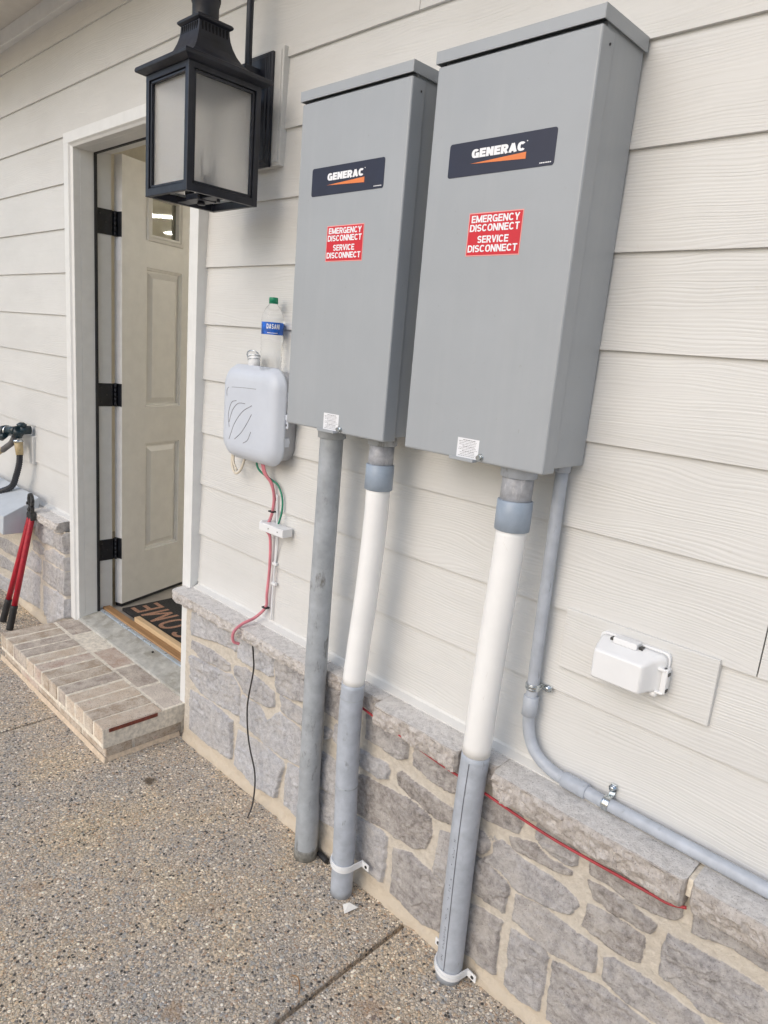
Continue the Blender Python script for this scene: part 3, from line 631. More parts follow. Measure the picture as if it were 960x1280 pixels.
for z0, z1 in ((1.862, 1.965), (1.126, 1.229), (.397, .499)):
    mb = MB(); mb.box(XL-.0128, XL-.0095, .087, .152, z0, z1)
    mb.rings([[D_(-.0008, .0, z), D_(-.004, .0, z), D_(-.004, .040, z), D_(-.0008, .040, z)] for z in (z0, z1)], smooth=False)
    mb.rings([[(XL-.0105, .151, z), (XL-.0135, .151, z), (D_(-.004, .04, z)[0]-.003, D_(-.004, .04, z)[1], z), D_(-.004, .037, z)] for z in (z0, z1)], smooth=False)
    h = obj('hinge', mb, M['hinge'], dr, .002)
    mb = MB(); kx, ky = XL-.012, .166
    for q in range(5): mb.lathe([(.0062, 0), (.0062, (z1-z0)/5-.001)], kx, ky, z0+q*(z1-z0)/5, 12)
    obj('hinge_pin', mb, M['hinge'], h)
    mb = MB()
    for q, y in ((.2, .10), (.5, .125), (.8, .10)):
        z = z0+(z1-z0)*q; mb.rings([[(XL-.0095+o_, y+.004*math.cos(a*.785), z+.004*math.sin(a*.785)) for a in range(8)] for o_ in (0, .0012)])
    obj('hinge_screws', mb, M['jaw'], h)
mb = MB(); mb.rings([[D_(-.001, .006, z), D_(-.0022, .006, z), D_(-.0022, .034, z), D_(-.001, .034, z)] for z in (1.765, 1.86)], smooth=False)
obj('edge_sticker', mb, M['paper'], dr)

# ------------------------------------------------------------ interior
def st(name, mb, m, bev=0): o = obj(name, mb, m, bev=bev); o['kind'] = 'structure'; return o
mb = MB(); mb.box(-4.4, 0, .121, 7, .02, .15); st('interior_floor', mb, M['floor'])
mb = MB(); mb.box(-4.5, -4.4, .121, 7, .0, 2.7); mb.box(0, .1, .121, 7, 0, 2.7); mb.box(-4.5, .1, 7, 7.1, 0, 2.7)
mb.box(-4.4, -3.16, .1215, .150, .15, 2.7); mb.box(-2.13, 0, .1215, .150, .15, 2.7); mb.box(-3.16, -2.13, .1215, .15, 2.205, 2.7)
st('interior_wall', mb, M['iwall'])
mb = MB(); mb.box(-4.4, 0, .13, 7, 2.66, 2.7); st('interior_ceiling', mb, M['iwall'])
for (fx, fy) in ((-1.6, 4.2), (-1.6, 5.3)):
    t_ = thing('ceiling_light', (fx, fy, 2.6), 'lit fluorescent ceiling light %s' % ('inside the room, the brighter streak in the small door window' if fy < 5 else 'deeper in the room, the fainter streak in the small door window'), 'light')
    mb = MB(); mb.box(fx-.62, fx+.62, fy-.07, fy+.07, 2.61, 2.66); obj('housing', mb, M['fixture'], t_, .004)
    for dy in (-.035, .035):
        mb = MB(); mb.tube([(fx-.58, fy+dy, 2.595), (fx+.58, fy+dy, 2.595)], .008, 12); obj('lamp_tube', mb, M['tubeglow'], t_)
# doormat
t_ = thing('doormat', (-2.62, .36, .15), 'black coir doormat with brown lettering just inside the doorway', 'doormat')
mb = MB(); mb.box(-3.05, -2.20, .165, .62, .151, .166); obj('mat_body', mb, M['mat'], t_, .003)
mb = MB(); text_into(mb, 'WELCOME', .0, .80, 0, .14, 0, .15, .22)
mb.v = [(-2.225-x, .335-z, .1672-y*0.9) for x, y, z in mb.v]
obj('lettering', mb, M['coir'], t_)
mb = MB(); mb.box(-2.87, -2.187, .1375, .164, .1515, .186)
tag(obj('wood_strip', mb, M['pine'], bev=.002, org=(-2.53, .15, .15)), 'pale raw pine strip lying across the doorway behind the oak sill', 'wood strip')

# ------------------------------------------------------------ the two grey cabinets
def cabinet(x0, label, glabel, hinge_dir=1):
    w = .342; x1 = x0+w; b = thing('transfer_switch_cabinet', (x0+w/2, 0, 1.28), label, 'electrical cabinet')
    y1 = -.207
    mb = MB(); mb.box(x0+.003, x1-.003, -.182, -.001, 1.2876, 2.008); obj('enclosure_body', mb, M['box'], b, .003)
    mb = MB(); mb.box(x0, x1, y1, -.150, 1.279, 1.9975); obj('front_cover', mb, M['box'], b, .0045, 3)
    mb = MB()
    mb.prism([(-.001, 2.0262), (-.2085, 2.0240), (-.2125, 2.0215), (-.2130, 2.0010), (-.2105, 2.0010), (-.2105, 2.012), (-.001, 2.010)], 0, x0-.0025, x1+.0025)
    mb.prism([(-.001, 2.0258), (-.2120, 2.0235), (-.2120, 2.0015), (-.001, 2.0015)], 0, x0-.0035, x0-.0012); mb.prism([(-.001, 2.0258), (-.2120, 2.0235), (-.2120, 2.0015), (-.001, 2.0015)], 0, x1+.0012, x1+.0035)
    obj('rain_hood', mb, M['box'], b, .0016)
    # name label
    mb = MB(); mb.prism(rrect(x0+.050, x0+.283, 1.798, 1.857, .005, 4), 1, y1-.0009, y1-.0002)
    L = obj('name_label', mb, M['navy'], b)
    mb = MB(); text_into(mb, 'GENERAC', x0+.104, x0+.222, 1.8275, 1.8425, y1-.0014, .27, .035)
    obj('lettering', mb, M['lwhite'], L); mb = MB(); mb.prism([(x0+.2245+.0011*math.cos(t*.785), 1.8425+.0011*math.sin(t*.785)) for t in range(8)], 1, y1-.0013, y1-.0011); obj('trade_mark', mb, M['lwhite'], L); mb = MB()
    for k in range(7): mb.add([(x0+.2545+.0034*k, y1-.0014, 1.8025), (x0+.2570+.0034*k, y1-.0014, 1.8025), (x0+.2570+.0034*k, y1-.0014, 1.8043), (x0+.2545+.0034*k, y1-.0014, 1.8043)], [(0, 1, 2, 3)])
    obj('small_print', mb, M['lwhite'], L)
    mb = MB(); mb.prism([(x0+.103, 1.8185), (x0+.2245, 1.8140), (x0+.2245, 1.8250)], 1, y1-.0014, y1-.0011); obj('orange_wedge', mb, M['lorange'], L)
    # red warning sticker
    mb = MB(); mb.box(x0+.1130, x0+.2345, y1-.0006, y1-.0002, 1.6565, 1.7325); S1 = obj('warning_sticker', mb, M['lpink'], b)
    mb = MB(); mb.box(x0+.1150, x0+.2325, y1-.0010, y1-.0007, 1.6585, 1.7305); obj('red_field', mb, M['lred'], S1)
    for s, a, c, z0, z1 in (('EMERGENCY', .120, .2275, 1.7150, 1.7275), ('DISCONNECT', .1180, .2290, 1.6995, 1.7120), ('SERVICE', .138, .208, 1.6795, 1.6920), ('DISCONNECT', .1175, .2290, 1.6635, 1.6760)):
        mb = MB(); text_into(mb, s, x0+a, x0+c, z0, z1, y1-.0014, .19, .06); obj('lettering', mb, M['lwhite'], S1)
    # inspection sticker, hasp and screw
    mb = MB(); mb.box(x0+.1425, x0+.1955, y1-.0006, y1-.0002, 1.2825, 1.3205); S2 = obj('notice_sticker', mb, M['paper'], b)
    mb = MB(); rr = random.Random(5)
    for k in range(11):
        z = 1.3175-.0031*k; a = rr.uniform(.146, .152); hv = k in (0, 4, 7); e = .186 if hv else rr.uniform(.186, .193); a = .156 if hv else a
        q = a
        while q < e:
            l = rr.uniform(.002, .006); mb.add([(x0+q, y1-.0009, z-.0006-(.0004 if hv else 0)), (x0+min(q+l, e), y1-.0009, z-.0006-(.0004 if hv else 0)), (x0+min(q+l, e), y1-.0009, z+.0001), (x0+q, y1-.0009, z+.0001)], [(0, 1, 2, 3)]); q += l+.0009
    obj('small_print', mb, M['ink'], S2)
    mb = MB(); mb.box(x0+.133, x0+.192, y1-.014, y1+.004, 1.2775, 1.2802); mb.box(x0+.133, x0+.192, y1-.016, y1-.0142, 1.2775, 1.284); obj('hasp', mb, M['box'], b, .001)
    mb = MB(); cx, cz = x0+.2015, 1.2885
    for r, a, c in ((.0075, -.0005, -.003), (.0048, -.003, -.013)):
        mb.rings([[(cx+r*math.cos(t*.5236), y1+q, cz+r*math.sin(t*.5236)) for t in range(12)] for q in (a, c)])
    obj('seal_screw', mb, M['zinc'], b)
    mb = MB(); mb.rings([[(x1+q, -.170+.0022*math.cos(t*.785), 1.975+.0022*math.sin(t*.785)) for t in range(8)] for q in (-.0005, .0018)]); obj('rivet', mb, M['jaw'], b)
    # bring the drawing sizes to the real cabinet: 354 mm wide, 157 mm deep
    def kids(o):
        for c in o.children: yield c; yield from kids(c)
    for c in kids(b):
        for v in c.data.vertices:
            wx, wz = v.co.x+ORG[b.name].x, v.co.z+ORG[b.name].z
            v.co = (x0+(wx-x0)*1.0355-ORG[b.name].x, v.co.y*.7585, 1.815+(wz-1.798)*1.05-ORG[b.name].z)
    return b
cabinet(-1.452, 'farther of the two grey steel cabinets, right beside the water bottle', None)
cabinet(-1.031, 'nearer of the two grey steel cabinets, with the thin bent conduit leaving its bottom', None)

# ------------------------------------------------------------ pipes below the cabinets
def pipe_part(name, parent, pts, r, m, k=6, label=None, bell=None):
    P = spline(pts, k) if len(pts) > 2 else [Vector(p) for p in pts]
    mb = MB()
    if bell is None: rr = r
    else: rr = [r+(bell[1]-r)*float(sm(bell[0]+.012, bell[0]-.012, p.z)) for p in P]
    mb.tube(P, rr, 36); return obj(name, mb, m, parent, label=label)
def collar(name, parent, x, y, z0, z1, r, m, lip=.0012):
    mb = MB(); mb.lathe([(r-.003, 0), (r, .0015), (r, (z1-z0)-.0015), (r-.002, z1-z0)], x, y, z0, 36); return obj(name, mb, m, parent)
def strap(parent, x, y, z, r, yw, tilt=0, w=.019):
    """two-hole plastic pipe strap closed on the wall behind"""
    n = 18; inner = []; R1, R2 = r+.0006, r+.0042; ex = r+.032
    pin = [(-ex, yw), (-R1-.004, yw)]; pout = [(-ex, yw-.0035), (-R2-.003, yw-.0035)]
    for k in range(n+1):
        a = math.pi+math.pi*k/n; pin.append((R1*math.cos(a), y+R1*math.sin(a))); pout.append((R2*math.cos(a), y+R2*math.sin(a)))
    pin += [(R1+.004, yw), (ex, yw)]; pout += [(R2+.003, yw-.0035), (ex, yw-.0035)]
    mb = MB(); rings = []
    for (a, b), (c, d) in zip(pin, pout):
        e = .0; 
        rings.append([(x+a, b, z-w/2+a*tilt), (x+a, b, z+w/2+a*tilt), (x+c, d, z+w/2+c*tilt), (x+c, d, z-w/2+c*tilt)])
    mb.rings(rings, smooth=False)
    ri = [[(x+(R2+.0006)*math.cos(math.pi+math.pi*k/n), y+(R2+.0006)*math.sin(math.pi+math.pi*k/n), z+q+math.cos(math.pi+math.pi*k/n)*R2*tilt) for q in (-.002, .002)] for k in range(n+1)]
    mb.rings([[p[0], p[1], ((p[0][0]*1.0-x)*1.03+x, (p[0][1]-y)*1.03+y, p[1][2]), ((p[0][0]-x)*1.03+x, (p[0][1]-y)*1.03+y, p[0][2])] for p in ri], smooth=False)
    o = obj('strap', mb, M['wplastic'], parent, .0012)
    for s in (-1, 1):
        hx = x+s*(ex-.010); hz = z+s*(ex-.01)*tilt
        c = MB(); c.rings([[(hx+rr*math.cos(t*.5236), yw-.0036-q, hz+rr*math.sin(t*.5236)) for t in range(12)] for rr, q in ((.0044, 0), (.0044, .0012), (.002, .0013))]); obj('screw_head', c, M['jaw'], o)
    return o
# far pipe, weathered
p1 = thing('conduit_pipe', (-1.334, -.095, 0), 'weathered all-grey pipe with a belled foot, the leftmost pipe under the cabinets', 'pipe')
pipe_part('pipe_section', p1, [(-1.342, -.092, 1.26), (-1.341, -.093, 1.05), (-1.342, -.094, .82), (-1.340, -.095, .54), (-1.337, -.095, .29), (-1.334, -.094, .12), (-1.333, -.094, .0)], .0305, M['pvcd'], 10, bell=(.175, .0335))
collar('hub', p1, -1.342, -.092, 1.243, 1.2832, .0365, M['pvcd'])
mb = MB(); mb.lathe([(.0345, 0), (.0347, .030), (.0338, .034)], -1.333, -.094, .0005, 36); obj('worn_foot', mb, simple('worn_grey', (.25, .25, .235), .7, var=.2, vs=60), p1)
def printed(parent, path, r, ang, z0, z1, w=.0011, glyph=True, seed=1):
    """black print on the pipe: a line and small characters, raised a hair above its surface"""
    r_ = random.Random(seed); P = spline(path, 40); P = [p for p in P if z0 <= p.z <= z1]; c = MB()
    def patch(p, q, a0, a1):
        R_ = r+.0004
        c.add([(p.x+R_*math.cos(a0), p.y+R_*math.sin(a0), p.z), (p.x+R_*math.cos(a1), p.y+R_*math.sin(a1), p.z), (q.x+R_*math.cos(a1), q.y+R_*math.sin(a1), q.z), (q.x+R_*math.cos(a0), q.y+R_*math.sin(a0), q.z)], [(0, 1, 2, 3)])
    if not glyph:
        for p, q in zip(P, P[1:]): patch(p, q, ang-w/r, ang+w/r)
    else:
        tot = abs(P[0].z-P[-1].z); zz = 0; hi = P[0]; lo = P[-1]
        if hi.z < lo.z: hi, lo = lo, hi
        at = lambda t: hi.lerp(lo, t)
        while zz < tot:
            if r_.random() < .2: zz += r_.uniform(.008, .02); continue
            l = r_.choice([.0016, .0035, .004]); k = r_.choice([(0, .005), (.0, .002), (.003, .005), (0, .005)])
            patch(at(zz/tot), at(min(1, (zz+(l if k != (0, .005) else .0014))/tot)), ang+k[0]/r, ang+k[1]/r); zz += l+.0022
    return obj('printing', c, M['ink'], parent)
P1p = [(-1.342, -.092, 1.24), (-1.341, -.093, 1.05), (-1.342, -.094, .82), (-1.340, -.095, .54), (-1.337, -.095, .25)]
printed(p1, P1p, .0306, rad(-132), .30, .86, glyph=True, seed=3); printed(p1, P1p, .0306, rad(-128), 1.19, 1.238, seed=8)
# middle pipe
p2 = thing('conduit_pipe', (-1.157, -.11, 0), 'grey and white pipe strapped near its foot, the middle of the three thick pipes', 'pipe')
collar('hub', p2, -1.161, -.091, 1.252, 1.2832, .0355, M['pvcd'])
pipe_part('clouded_stub', p2, [(-1.161, -.091, 1.26), (-1.161, -.092, 1.19)], .0305, M['pvcc'])
collar('coupling', p2, -1.161, -.092, 1.143, 1.206, .0345, M['pvcb'])
pipe_part('white_section', p2, [(-1.161, -.092, 1.15), (-1.160, -.094, 1.05), (-1.166, -.098, .87), (-1.172, -.104, .74), (-1.175, -.11, .627)], .0296, M['pvcw'])
P2p = [(-1.175, -.11, .629), (-1.177, -.11, .54), (-1.174, -.11, .42), (-1.168, -.11, .30), (-1.161, -.11, .17), (-1.157, -.11, .0)]
pipe_part('grey_section', p2, P2p, .0306, M['pvc'], 8)
collar('joint_ring', p2, -1.1765, -.11, .585, .589, .0314, M['pvcd']); collar('joint_ring', p2, -1.169, -.11, .331, .335, .0314, M['pvcd'])
strap(p2, -1.159, -.110, .098, .0306, -.070, -.10)
# right pipe
p3 = thing('conduit_pipe', (-.789, -.09, 0), 'grey and white pipe nearest the viewer with a black printed line down its lower half', 'pipe')
collar('hub', p3, -.769, -.092, 1.246, 1.2832, .0375, M['pvc'])
pipe_part('clouded_stub', p3, [(-.769, -.092, 1.26), (-.769, -.093, 1.185)], .0325, M['pvcc'])
collar('coupling', p3, -.769, -.093, 1.135, 1.199, .0368, M['pvcb'])
pipe_part('white_section', p3, [(-.769, -.093, 1.14), (-.771, -.094, 1.05), (-.775, -.096, .93), (-.779, -.099, .77), (-.784, -.097, .612)], .0318, M['pvcw'])
P3p = [(-.784, -.097, .614), (-.788, -.096, .50), (-.790, -.094, .35), (-.789, -.092, .18), (-.788, -.090, .0)]
pipe_part('grey_section', p3, P3p, .0322, M['pvc'], 8)
printed(p3, P3p, .0322, rad(-78), .035, .60, glyph=False); printed(p3, P3p, .0322, rad(-98), .06, .40, seed=4)
strap(p3, -.788, -.0905, .030, .0326, -.066, -.16)
# thin conduit
p4 = thing('bent_conduit', (-.711, -.024, .6), 'thin grey conduit bending from cabinet bottom to run right above the stone ledge', 'conduit')
bend = [(-.711, -.024, 1.27), (-.710, -.024, 1.0), (-.708, -.024, .80), (-.7075, -.024, .72), (-.703, -.024, .685), (-.692, -.024, .656), (-.673, -.024, .634), (-.647, -.024, .620), (-.615, -.024, .6125), (-.56, -.024, .610), (-.4, -.024, .607), (.3, -.024, .604), (1.5, -.024, .604)]
pipe_part('conduit_run', p4, bend, .0134, M['pvc'], 8)
collar('hub', p4, -.711, -.024, 1.262, 1.2835, .0165, M['pvc'])
collar('coupling', p4, -.7077, -.024, .716, .764, .0168, M['pvc'])
mb = MB(); mb.tube([(-.606, -.024, .6118), (-.604, -.024, .6117), (-.550, -.024, .6100), (-.548, -.024, .6099)], [.0145, .0168, .0168, .0145], 28); obj('coupling', mb, M['pvc'], p4)
def clamp(parent, c, horiz):
    """one-hole zinc clamp"""
    mb = MB(); R1 = .0138
    def band(off, R_, t=.0016, w=.006):
        rg = []
        for k in range(25):
            a = 2*math.pi*k/24
            q = []
            for rr, ww in ((R_, -w), (R_, w), (R_+t, w), (R_+t, -w)):
                u, v = rr*math.cos(a), rr*math.sin(a)
                q.append((c[0]+off+ww, c[1]+u, c[2]+v) if horiz else (c[0]+u, c[1]+v, c[2]+off+ww))
            rg.append(q)
        mb.rings(rg, smooth=True, caps=False)
    band(0, R1, w=.0075); band(-.0035, R1+.0012, w=.0016); band(.0035, R1+.0012, w=.0016)
    if horiz:
        mb.box(c[0]-.0065, c[0]+.0065, -.006, -.003, c[2]+.010, c[2]+.036); mb.box(c[0]-.006, c[0]+.006, -.024, -.004, c[2]+.0125, c[2]+.0145)
    else:
        mb.box(c[0]+.010, c[0]+.036, -.006, -.003, c[2]-.0065, c[2]+.0065); mb.box(c[0]+.0125, c[0]+.0145, -.024, -.004, c[2]-.006, c[2]+.006)
    o = obj('clamp', mb, M['zinc'], parent, .0008)
    hx, hz = (c[0], c[2]+.027) if horiz else (c[0]+.027, c[2])
    s = MB(); s.rings([[(hx+r*math.cos(t*.5236), q, hz+r*math.sin(t*.5236)) for t in range(12)] for r, q in ((.0085, -.006), (.0088, -.0075), (.0062, -.008), (.0060, -.012), (.003, -.0135))]); obj('bolt', s, M['zinc'], o)
clamp(p4, (-.708, -.024, .786), False); clamp(p4, (-.503, -.024, .6085), True)

# ------------------------------------------------------------ telecom box with bottle on top
tv = thing('utility_enclosure', (-1.73, 0, 1.12), 'pale grey plastic box with rounded ribbed lid under the water bottle', 'wall box')
def rloft(name, L, m, parent, n=7, bev=0):
    """L: list of (y, inset, radius) loops of a rounded rectangle X0..X1, Z0..Z1"""
    mb = MB(); mb.rings([[(p[0], y, p[1]) for p in rrect(B_[0]+i, B_[1]-i, B_[2]+i, B_[3]-i, r, n)] for y, i, r in L]); return obj(name, mb, m, parent, bev)
B_ = (-1.881, -1.604, 1.128, 1.388); rloft('enclosure_body', [(-.001, 0, .045), (-.044, 0, .045), (-.046, .001, .045)], M['tvd'], tv)
B_ = (-1.888, -1.598, 1.113, 1.398); rloft('lid', [(-.043, .003, .056), (-.043, -.001, .060), (-.048, -.001, .060), (-.051, .002, .056), (-.062, .007, .053), (-.071, .016, .048), (-.0765, .030, .040), (-.0775, .045, .03)], M['tvp'], tv, 9)
mb = MB()
def rib(pts, r=.0010): mb.tube([(x-.018, -.0776, z) for x, z in [(p.x, p.z) for p in spline([(a, 0, b) for a, b in pts], 6)]], r, 6)
rib([(-1.806, 1.329), (-1.75, 1.332), (-1.683, 1.334)], .0007); rib([(-1.831, 1.300), (-1.832, 1.318), (-1.822, 1.328)], .0007)
rib([(-1.813, 1.206), (-1.820, 1.245), (-1.805, 1.282), (-1.780, 1.291)]); rib([(-1.815, 1.222), (-1.797, 1.262), (-1.768, 1.284), (-1.734, 1.286)])
rib([(-1.812, 1.170), (-1.785, 1.222), (-1.745, 1.262), (-1.700, 1.284)]); rib([(-1.782, 1.174), (-1.750, 1.197), (-1.722, 1.228), (-1.700, 1.258)]); rib([(-1.737, 1.168), (-1.715, 1.180), (-1.700, 1.206)])
obj('embossed_ribs', mb, M['emb'], tv)
for z in (1.322, 1.190):
    mb = MB(); mb.box(-1.606, -1.598, -.043, -.026, z-.013, z+.013); mb.box(-1.606, -1.600, -.043, -.022, z-.004, z+.004); obj('hinge_tab', mb, M['tvp'], tv, .001)
mb = MB(); mb.box(-1.606, -1.588, -.046, -.022, 1.256, 1.272); mb.box(-1.604, -1.588, -.043, -.039, 1.232, 1.257); o = obj('latch', mb, M['tvp'], tv, .0015)
mb = MB(); mb.rings([[(-1.595+.0032*math.cos(t*.7), -.0432-q, 1.242+.0032*math.sin(t*.7)) for t in range(9)] for q in (0, .0008)]); obj('latch_hole', mb, M['ink'], o)
mb = MB(); mb.lathe([(.0235, 0), (.0235, .047), (.022, .049)], -1.778, -.026, 1.383, 24); s = obj('cable_hub', mb, M['wplastic'], tv)
mb = MB()
for zz, tl in ((1.414, .006), (1.421, .009)): mb.tube([(-1.778+.0245*math.cos(a*.2618), -.026+.0245*math.sin(a*.2618), zz+tl*math.cos(a*.2618+.6)) for a in range(25)], .0011, 6)
obj('hose_clamp', mb, M['zinc'], s)
mb = MB(); mb.tube(spline([(-1.803, -.036, 1.416), (-1.797, -.046, 1.430), (-1.778, -.052, 1.440), (-1.757, -.048, 1.441), (-1.748, -.040, 1.434)], 5), .0022, 8); obj('bail_wire', mb, M['zinc'], s)
mb = MB(); mb.tube(spline([(-1.875, -.030, 1.135), (-1.874, -.034, 1.085), (-1.846, -.04, 1.058), (-1.815, -.04, 1.075), (-1.800, -.030, 1.135)], 8), .0042, 10)
mb.tube(spline([(-1.866, -.028, 1.135), (-1.868, -.033, 1.095), (-1.845, -.035, 1.066)], 8), .0035, 10); tag(obj('cable_loop', mb, M['cream'], org=(-1.84, -.04, 1.08)), 'cream cable loop hanging under the pale grey plastic box', 'cable')
# water bottle
cx, cy = -1.694, -.034; zb = 1.3878
wb = thing('water_bottle', (cx, cy, zb), 'clear plastic water bottle with green cap and blue label standing on the pale grey box', 'bottle')
prof = [(0, .004), (.012, .003), (.022, .0), (.029, .001), (.0315, .006)]
for k in range(7): prof += [(.0318, .010+.011*k), (.0300, .0155+.011*k)]
prof += [(.0318, .089), (.0322, .096), (.0310, .100), (.0312, .104), (.0312, .139), (.0325, .143), (.0320, .150), (.0285, .163), (.0220, .176), (.0150, .185), (.0118, .189), (.0118, .193)]
def sq(prof, seg=36):
    return [[(cx+r*math.cos(2*math.pi*k/seg), cy+r*math.sin(2*math.pi*k/seg), zb+z) for k in range(seg)] for r, z in prof]
mb = MB(); mb.rings(sq(prof), caps=True); obj('bottle_shell', mb, M['bottle'], wb)
mb = MB(); mb.rings(sq([(.0130, .193), (.0130, .206), (.0120, .2078)])); mb.lathe([(.0132, 0), (.0132, .003)], cx, cy, zb+.190, 32)
obj('bottle_cap', mb, M['cap'], wb)
mb = MB(); mb.rings(sq([(.0316, .1045), (.0317, .1385)]), caps=False); lb = obj('label', mb, M['blue'], wb)
def wrap(p, r=.0321, a0=-45):
    a = rad(a0)+p[0]/r; r = r-p[1]; return (cx+r*math.cos(a), cy+r*math.sin(a), zb+p[2])
mb = MB(); text_into(mb, 'DASANI', -.013, .026, .120, .1335, 0,   .20, .12, M=wrap); obj('lettering', mb, M['lwhite'], lb); mb = MB()
for k in range(9): mb.add([wrap((-.010+.0034*k, 0, z)) for z in (.1075,)]+[wrap((-.0075+.0034*k, 0, .1075)), wrap((-.0075+.0034*k, 0, .1095)), wrap((-.010+.0034*k, 0, .1095))], [(0, 1, 2, 3)])
obj('small_print', mb, M['lwhite'], lb)
# wires under the box
mb = MB(); mb.tube(spline([(-1.718, -.034, 1.135), (-1.708, -.030, 1.085), (-1.690, -.016, 1.055), (-1.679, -.010, 1.017), (-1.678, -.012, .972), (-1.690, -.013, .935), (-1.690, -.028, .910), (-1.684, -.013, .880), (-1.683, -.010, .785), (-1.690, -.010, .693), (-1.690, -.012, .650), (-1.712, -.035, .612), (-1.720, -.080, .596), (-1.722, -.108, .575), (-1.722, -.108, .545), (-1.712, -.092, .535)], 8), .0048, 10)
rw = tag(obj('pink_red_cable', mb, M['cred'], org=(-1.69, -.02, .6)), 'faded red cable running down the siding below the pale grey box', 'cable')
mb = MB(); mb.tube(spline([(-1.711, -.034, 1.135), (-1.702, -.029, 1.085), (-1.684, -.014, 1.050), (-1.676, -.006, 1.0)], 8), .003, 8); obj('second_strand', mb, M['cred'], rw)
for z, x in ((.965, -1.680), (.648, -1.690)):
    mb = MB(); mb.box(x-.011, x+.011, -.021, -.004, z-.0022, z+.0022); obj('cable_tie', mb, M['rubber'], rw, .001)
mb = MB(); mb.tube(spline([(-1.750, -.034, 1.135), (-1.738, -.030, 1.090), (-1.705, -.014, 1.066), (-1.665, -.008, 1.050), (-1.641, -.008, 1.016), (-1.636, -.010, .975), (-1.640, -.018, .935)], 8), .0032, 8)
tag(obj('green_wire', mb, M['cgreen'], org=(-1.65, -.01, .93)), 'thin green wire looping from the pale grey box to the white terminal block', 'wire')
mb = MB(); mb.box(-1.708, -1.590, -.040, -.001, .904, .930); mb.box(-1.710, -1.700, -.036, -.001, .901, .933); tb = tag(obj('terminal_block', mb, M['wplastic'], bev=.0025, org=(-1.65, -.001, .9)), 'small white terminal block on the siding crossed by the red cable', 'terminal block')
for x in (-1.66, -1.615):
    mb = MB(); mb.rings([[(x+r*math.cos(t*.7), -.040-q, .918+r*math.sin(t*.7)) for t in range(9)] for r, q in ((.0025, 0), (.0025, .0008))])
    obj('screw', mb, M['zinc'], tb)
mb = MB(); mb.tube(spline([(-1.668, -.006, 1.02), (-1.664, -.006, .96), (-1.662, -.005, .90), (-1.664, -.005, .80), (-1.668, -.005, .70), (-1.664, -.009, .615)], 6), .0026, 8)
mb.tube(spline([(-1.640, -.02, .905), (-1.652, -.008, .86), (-1.662, -.005, .80)], 6), .0022, 8)
for z in (.80, .735): mb.box(-1.672, -1.652, -.010, -.001, z-.004, z+.004)
tag(obj('white_cable', mb, M['wplastic'], org=(-1.66, -.005, .6)), 'thin white cable clipped to the siding beside the faded red one', 'cable')
mb = MB(); mb.tube(spline([(-1.655, -.082, .548), (-1.650, -.082, .520), (-1.648, -.080, .465), (-1.668, -.082, .345), (-1.660, -.084, .26), (-1.640, -.086, .20), (-1.607, -.088, .135), (-1.592, -.096, .08), (-1.583, -.110, .03), (-1.574, -.132, .003)], 8), .0026, 8)
tag(obj('black_wire', mb, M['cblack'], org=(-1.6, -.12, 0)), 'thin black wire hanging over the grey stone wall down to the concrete', 'wire')
mb = MB(); mb.tube(spline([(-1.24, -.062, .546), (-1.171, -.074, .546), (-1.08, -.076, .537), (-.98, -.077, .529), (-.88, -.078, .521), (-.772, -.077, .515), (-.67, -.078, .508), (-.573, -.078, .504), (-.45, -.076, .507), (-.37, -.078, .512), (-.335, -.078, .514), (-.306, -.070, .520)], 8), .0032, 10)
tag(obj('red_tube', mb, M['red'], org=(-.7, -.075, .5)), 'thin red tube tucked under the stone ledge behind the pipes', 'tube')

# ------------------------------------------------------------ white outlet cover
oc = thing('outlet_cover', (-.505, -.0075, .92), 'white plastic weatherproof outlet cover on the small siding block', 'outlet cover')
mb = MB(); mb.prism(rrect(-.578, -.434, .880, .962, .012, 5), 1, -.016, -.0077); obj('base_plate', mb, M['wplastic'], oc, .0015)
mb = MB()
L = []
for y, x0, x1, z0, z1, r in ((-.016, -.575, -.437, .884, .958, .012), (-.026, -.574, -.438, .883, .957, .012), (-.030, -.572, -.446, .882, .955, .010), (-.046, -.569, -.455, .881, .950, .009), (-.061, -.565, -.461, .881, .943, .007), (-.067, -.563, -.464, .882, .9405, .005), (-.069, -.559, -.468, .886, .9370, .004)):
    L.append([(p[0], y, p[1]) for p in rrect(x0, x1, z0, z1, r, 6)])
mb.rings(L); obj('hinged_cover', mb, M['wplastic'], oc)
mb = MB(); mb.box(-.541, -.492, -.040, -.016, .9535, .9660); obj('hinge_tab', mb, M['wplastic'], oc, .002); mb = MB(); mb.box(-.4395, -.4285, -.034, -.016, .886, .936); mb.box(-.448, -.432, -.036, -.020, .930, .936); mb.box(-.448, -.432, -.036, -.020, .884, .889); obj('hinge_tab', mb, M['wplastic'], oc, .002)
for x in (-.546, -.487): mb = MB(); mb.box(x-.0035, x+.0035, -.033, -.020, .9555, .9600); obj('slot', mb, M['jaw'], oc)
for z in (.926, .893): mb = MB(); mb.box(-.4290, -.4272, -.032, -.022, z-.003, z+.003); obj('slot', mb, M['jaw'], oc)
mb = MB(); mb.rings([[(-.452+r*math.cos(t*.5236), -.026+r*math.sin(t*.5236)*.8, z) for t in range(12)] for r, z in ((.008, .884), (.009, .878), (.006, .872))]); obj('drain_knob', mb, M['wplastic'], oc)

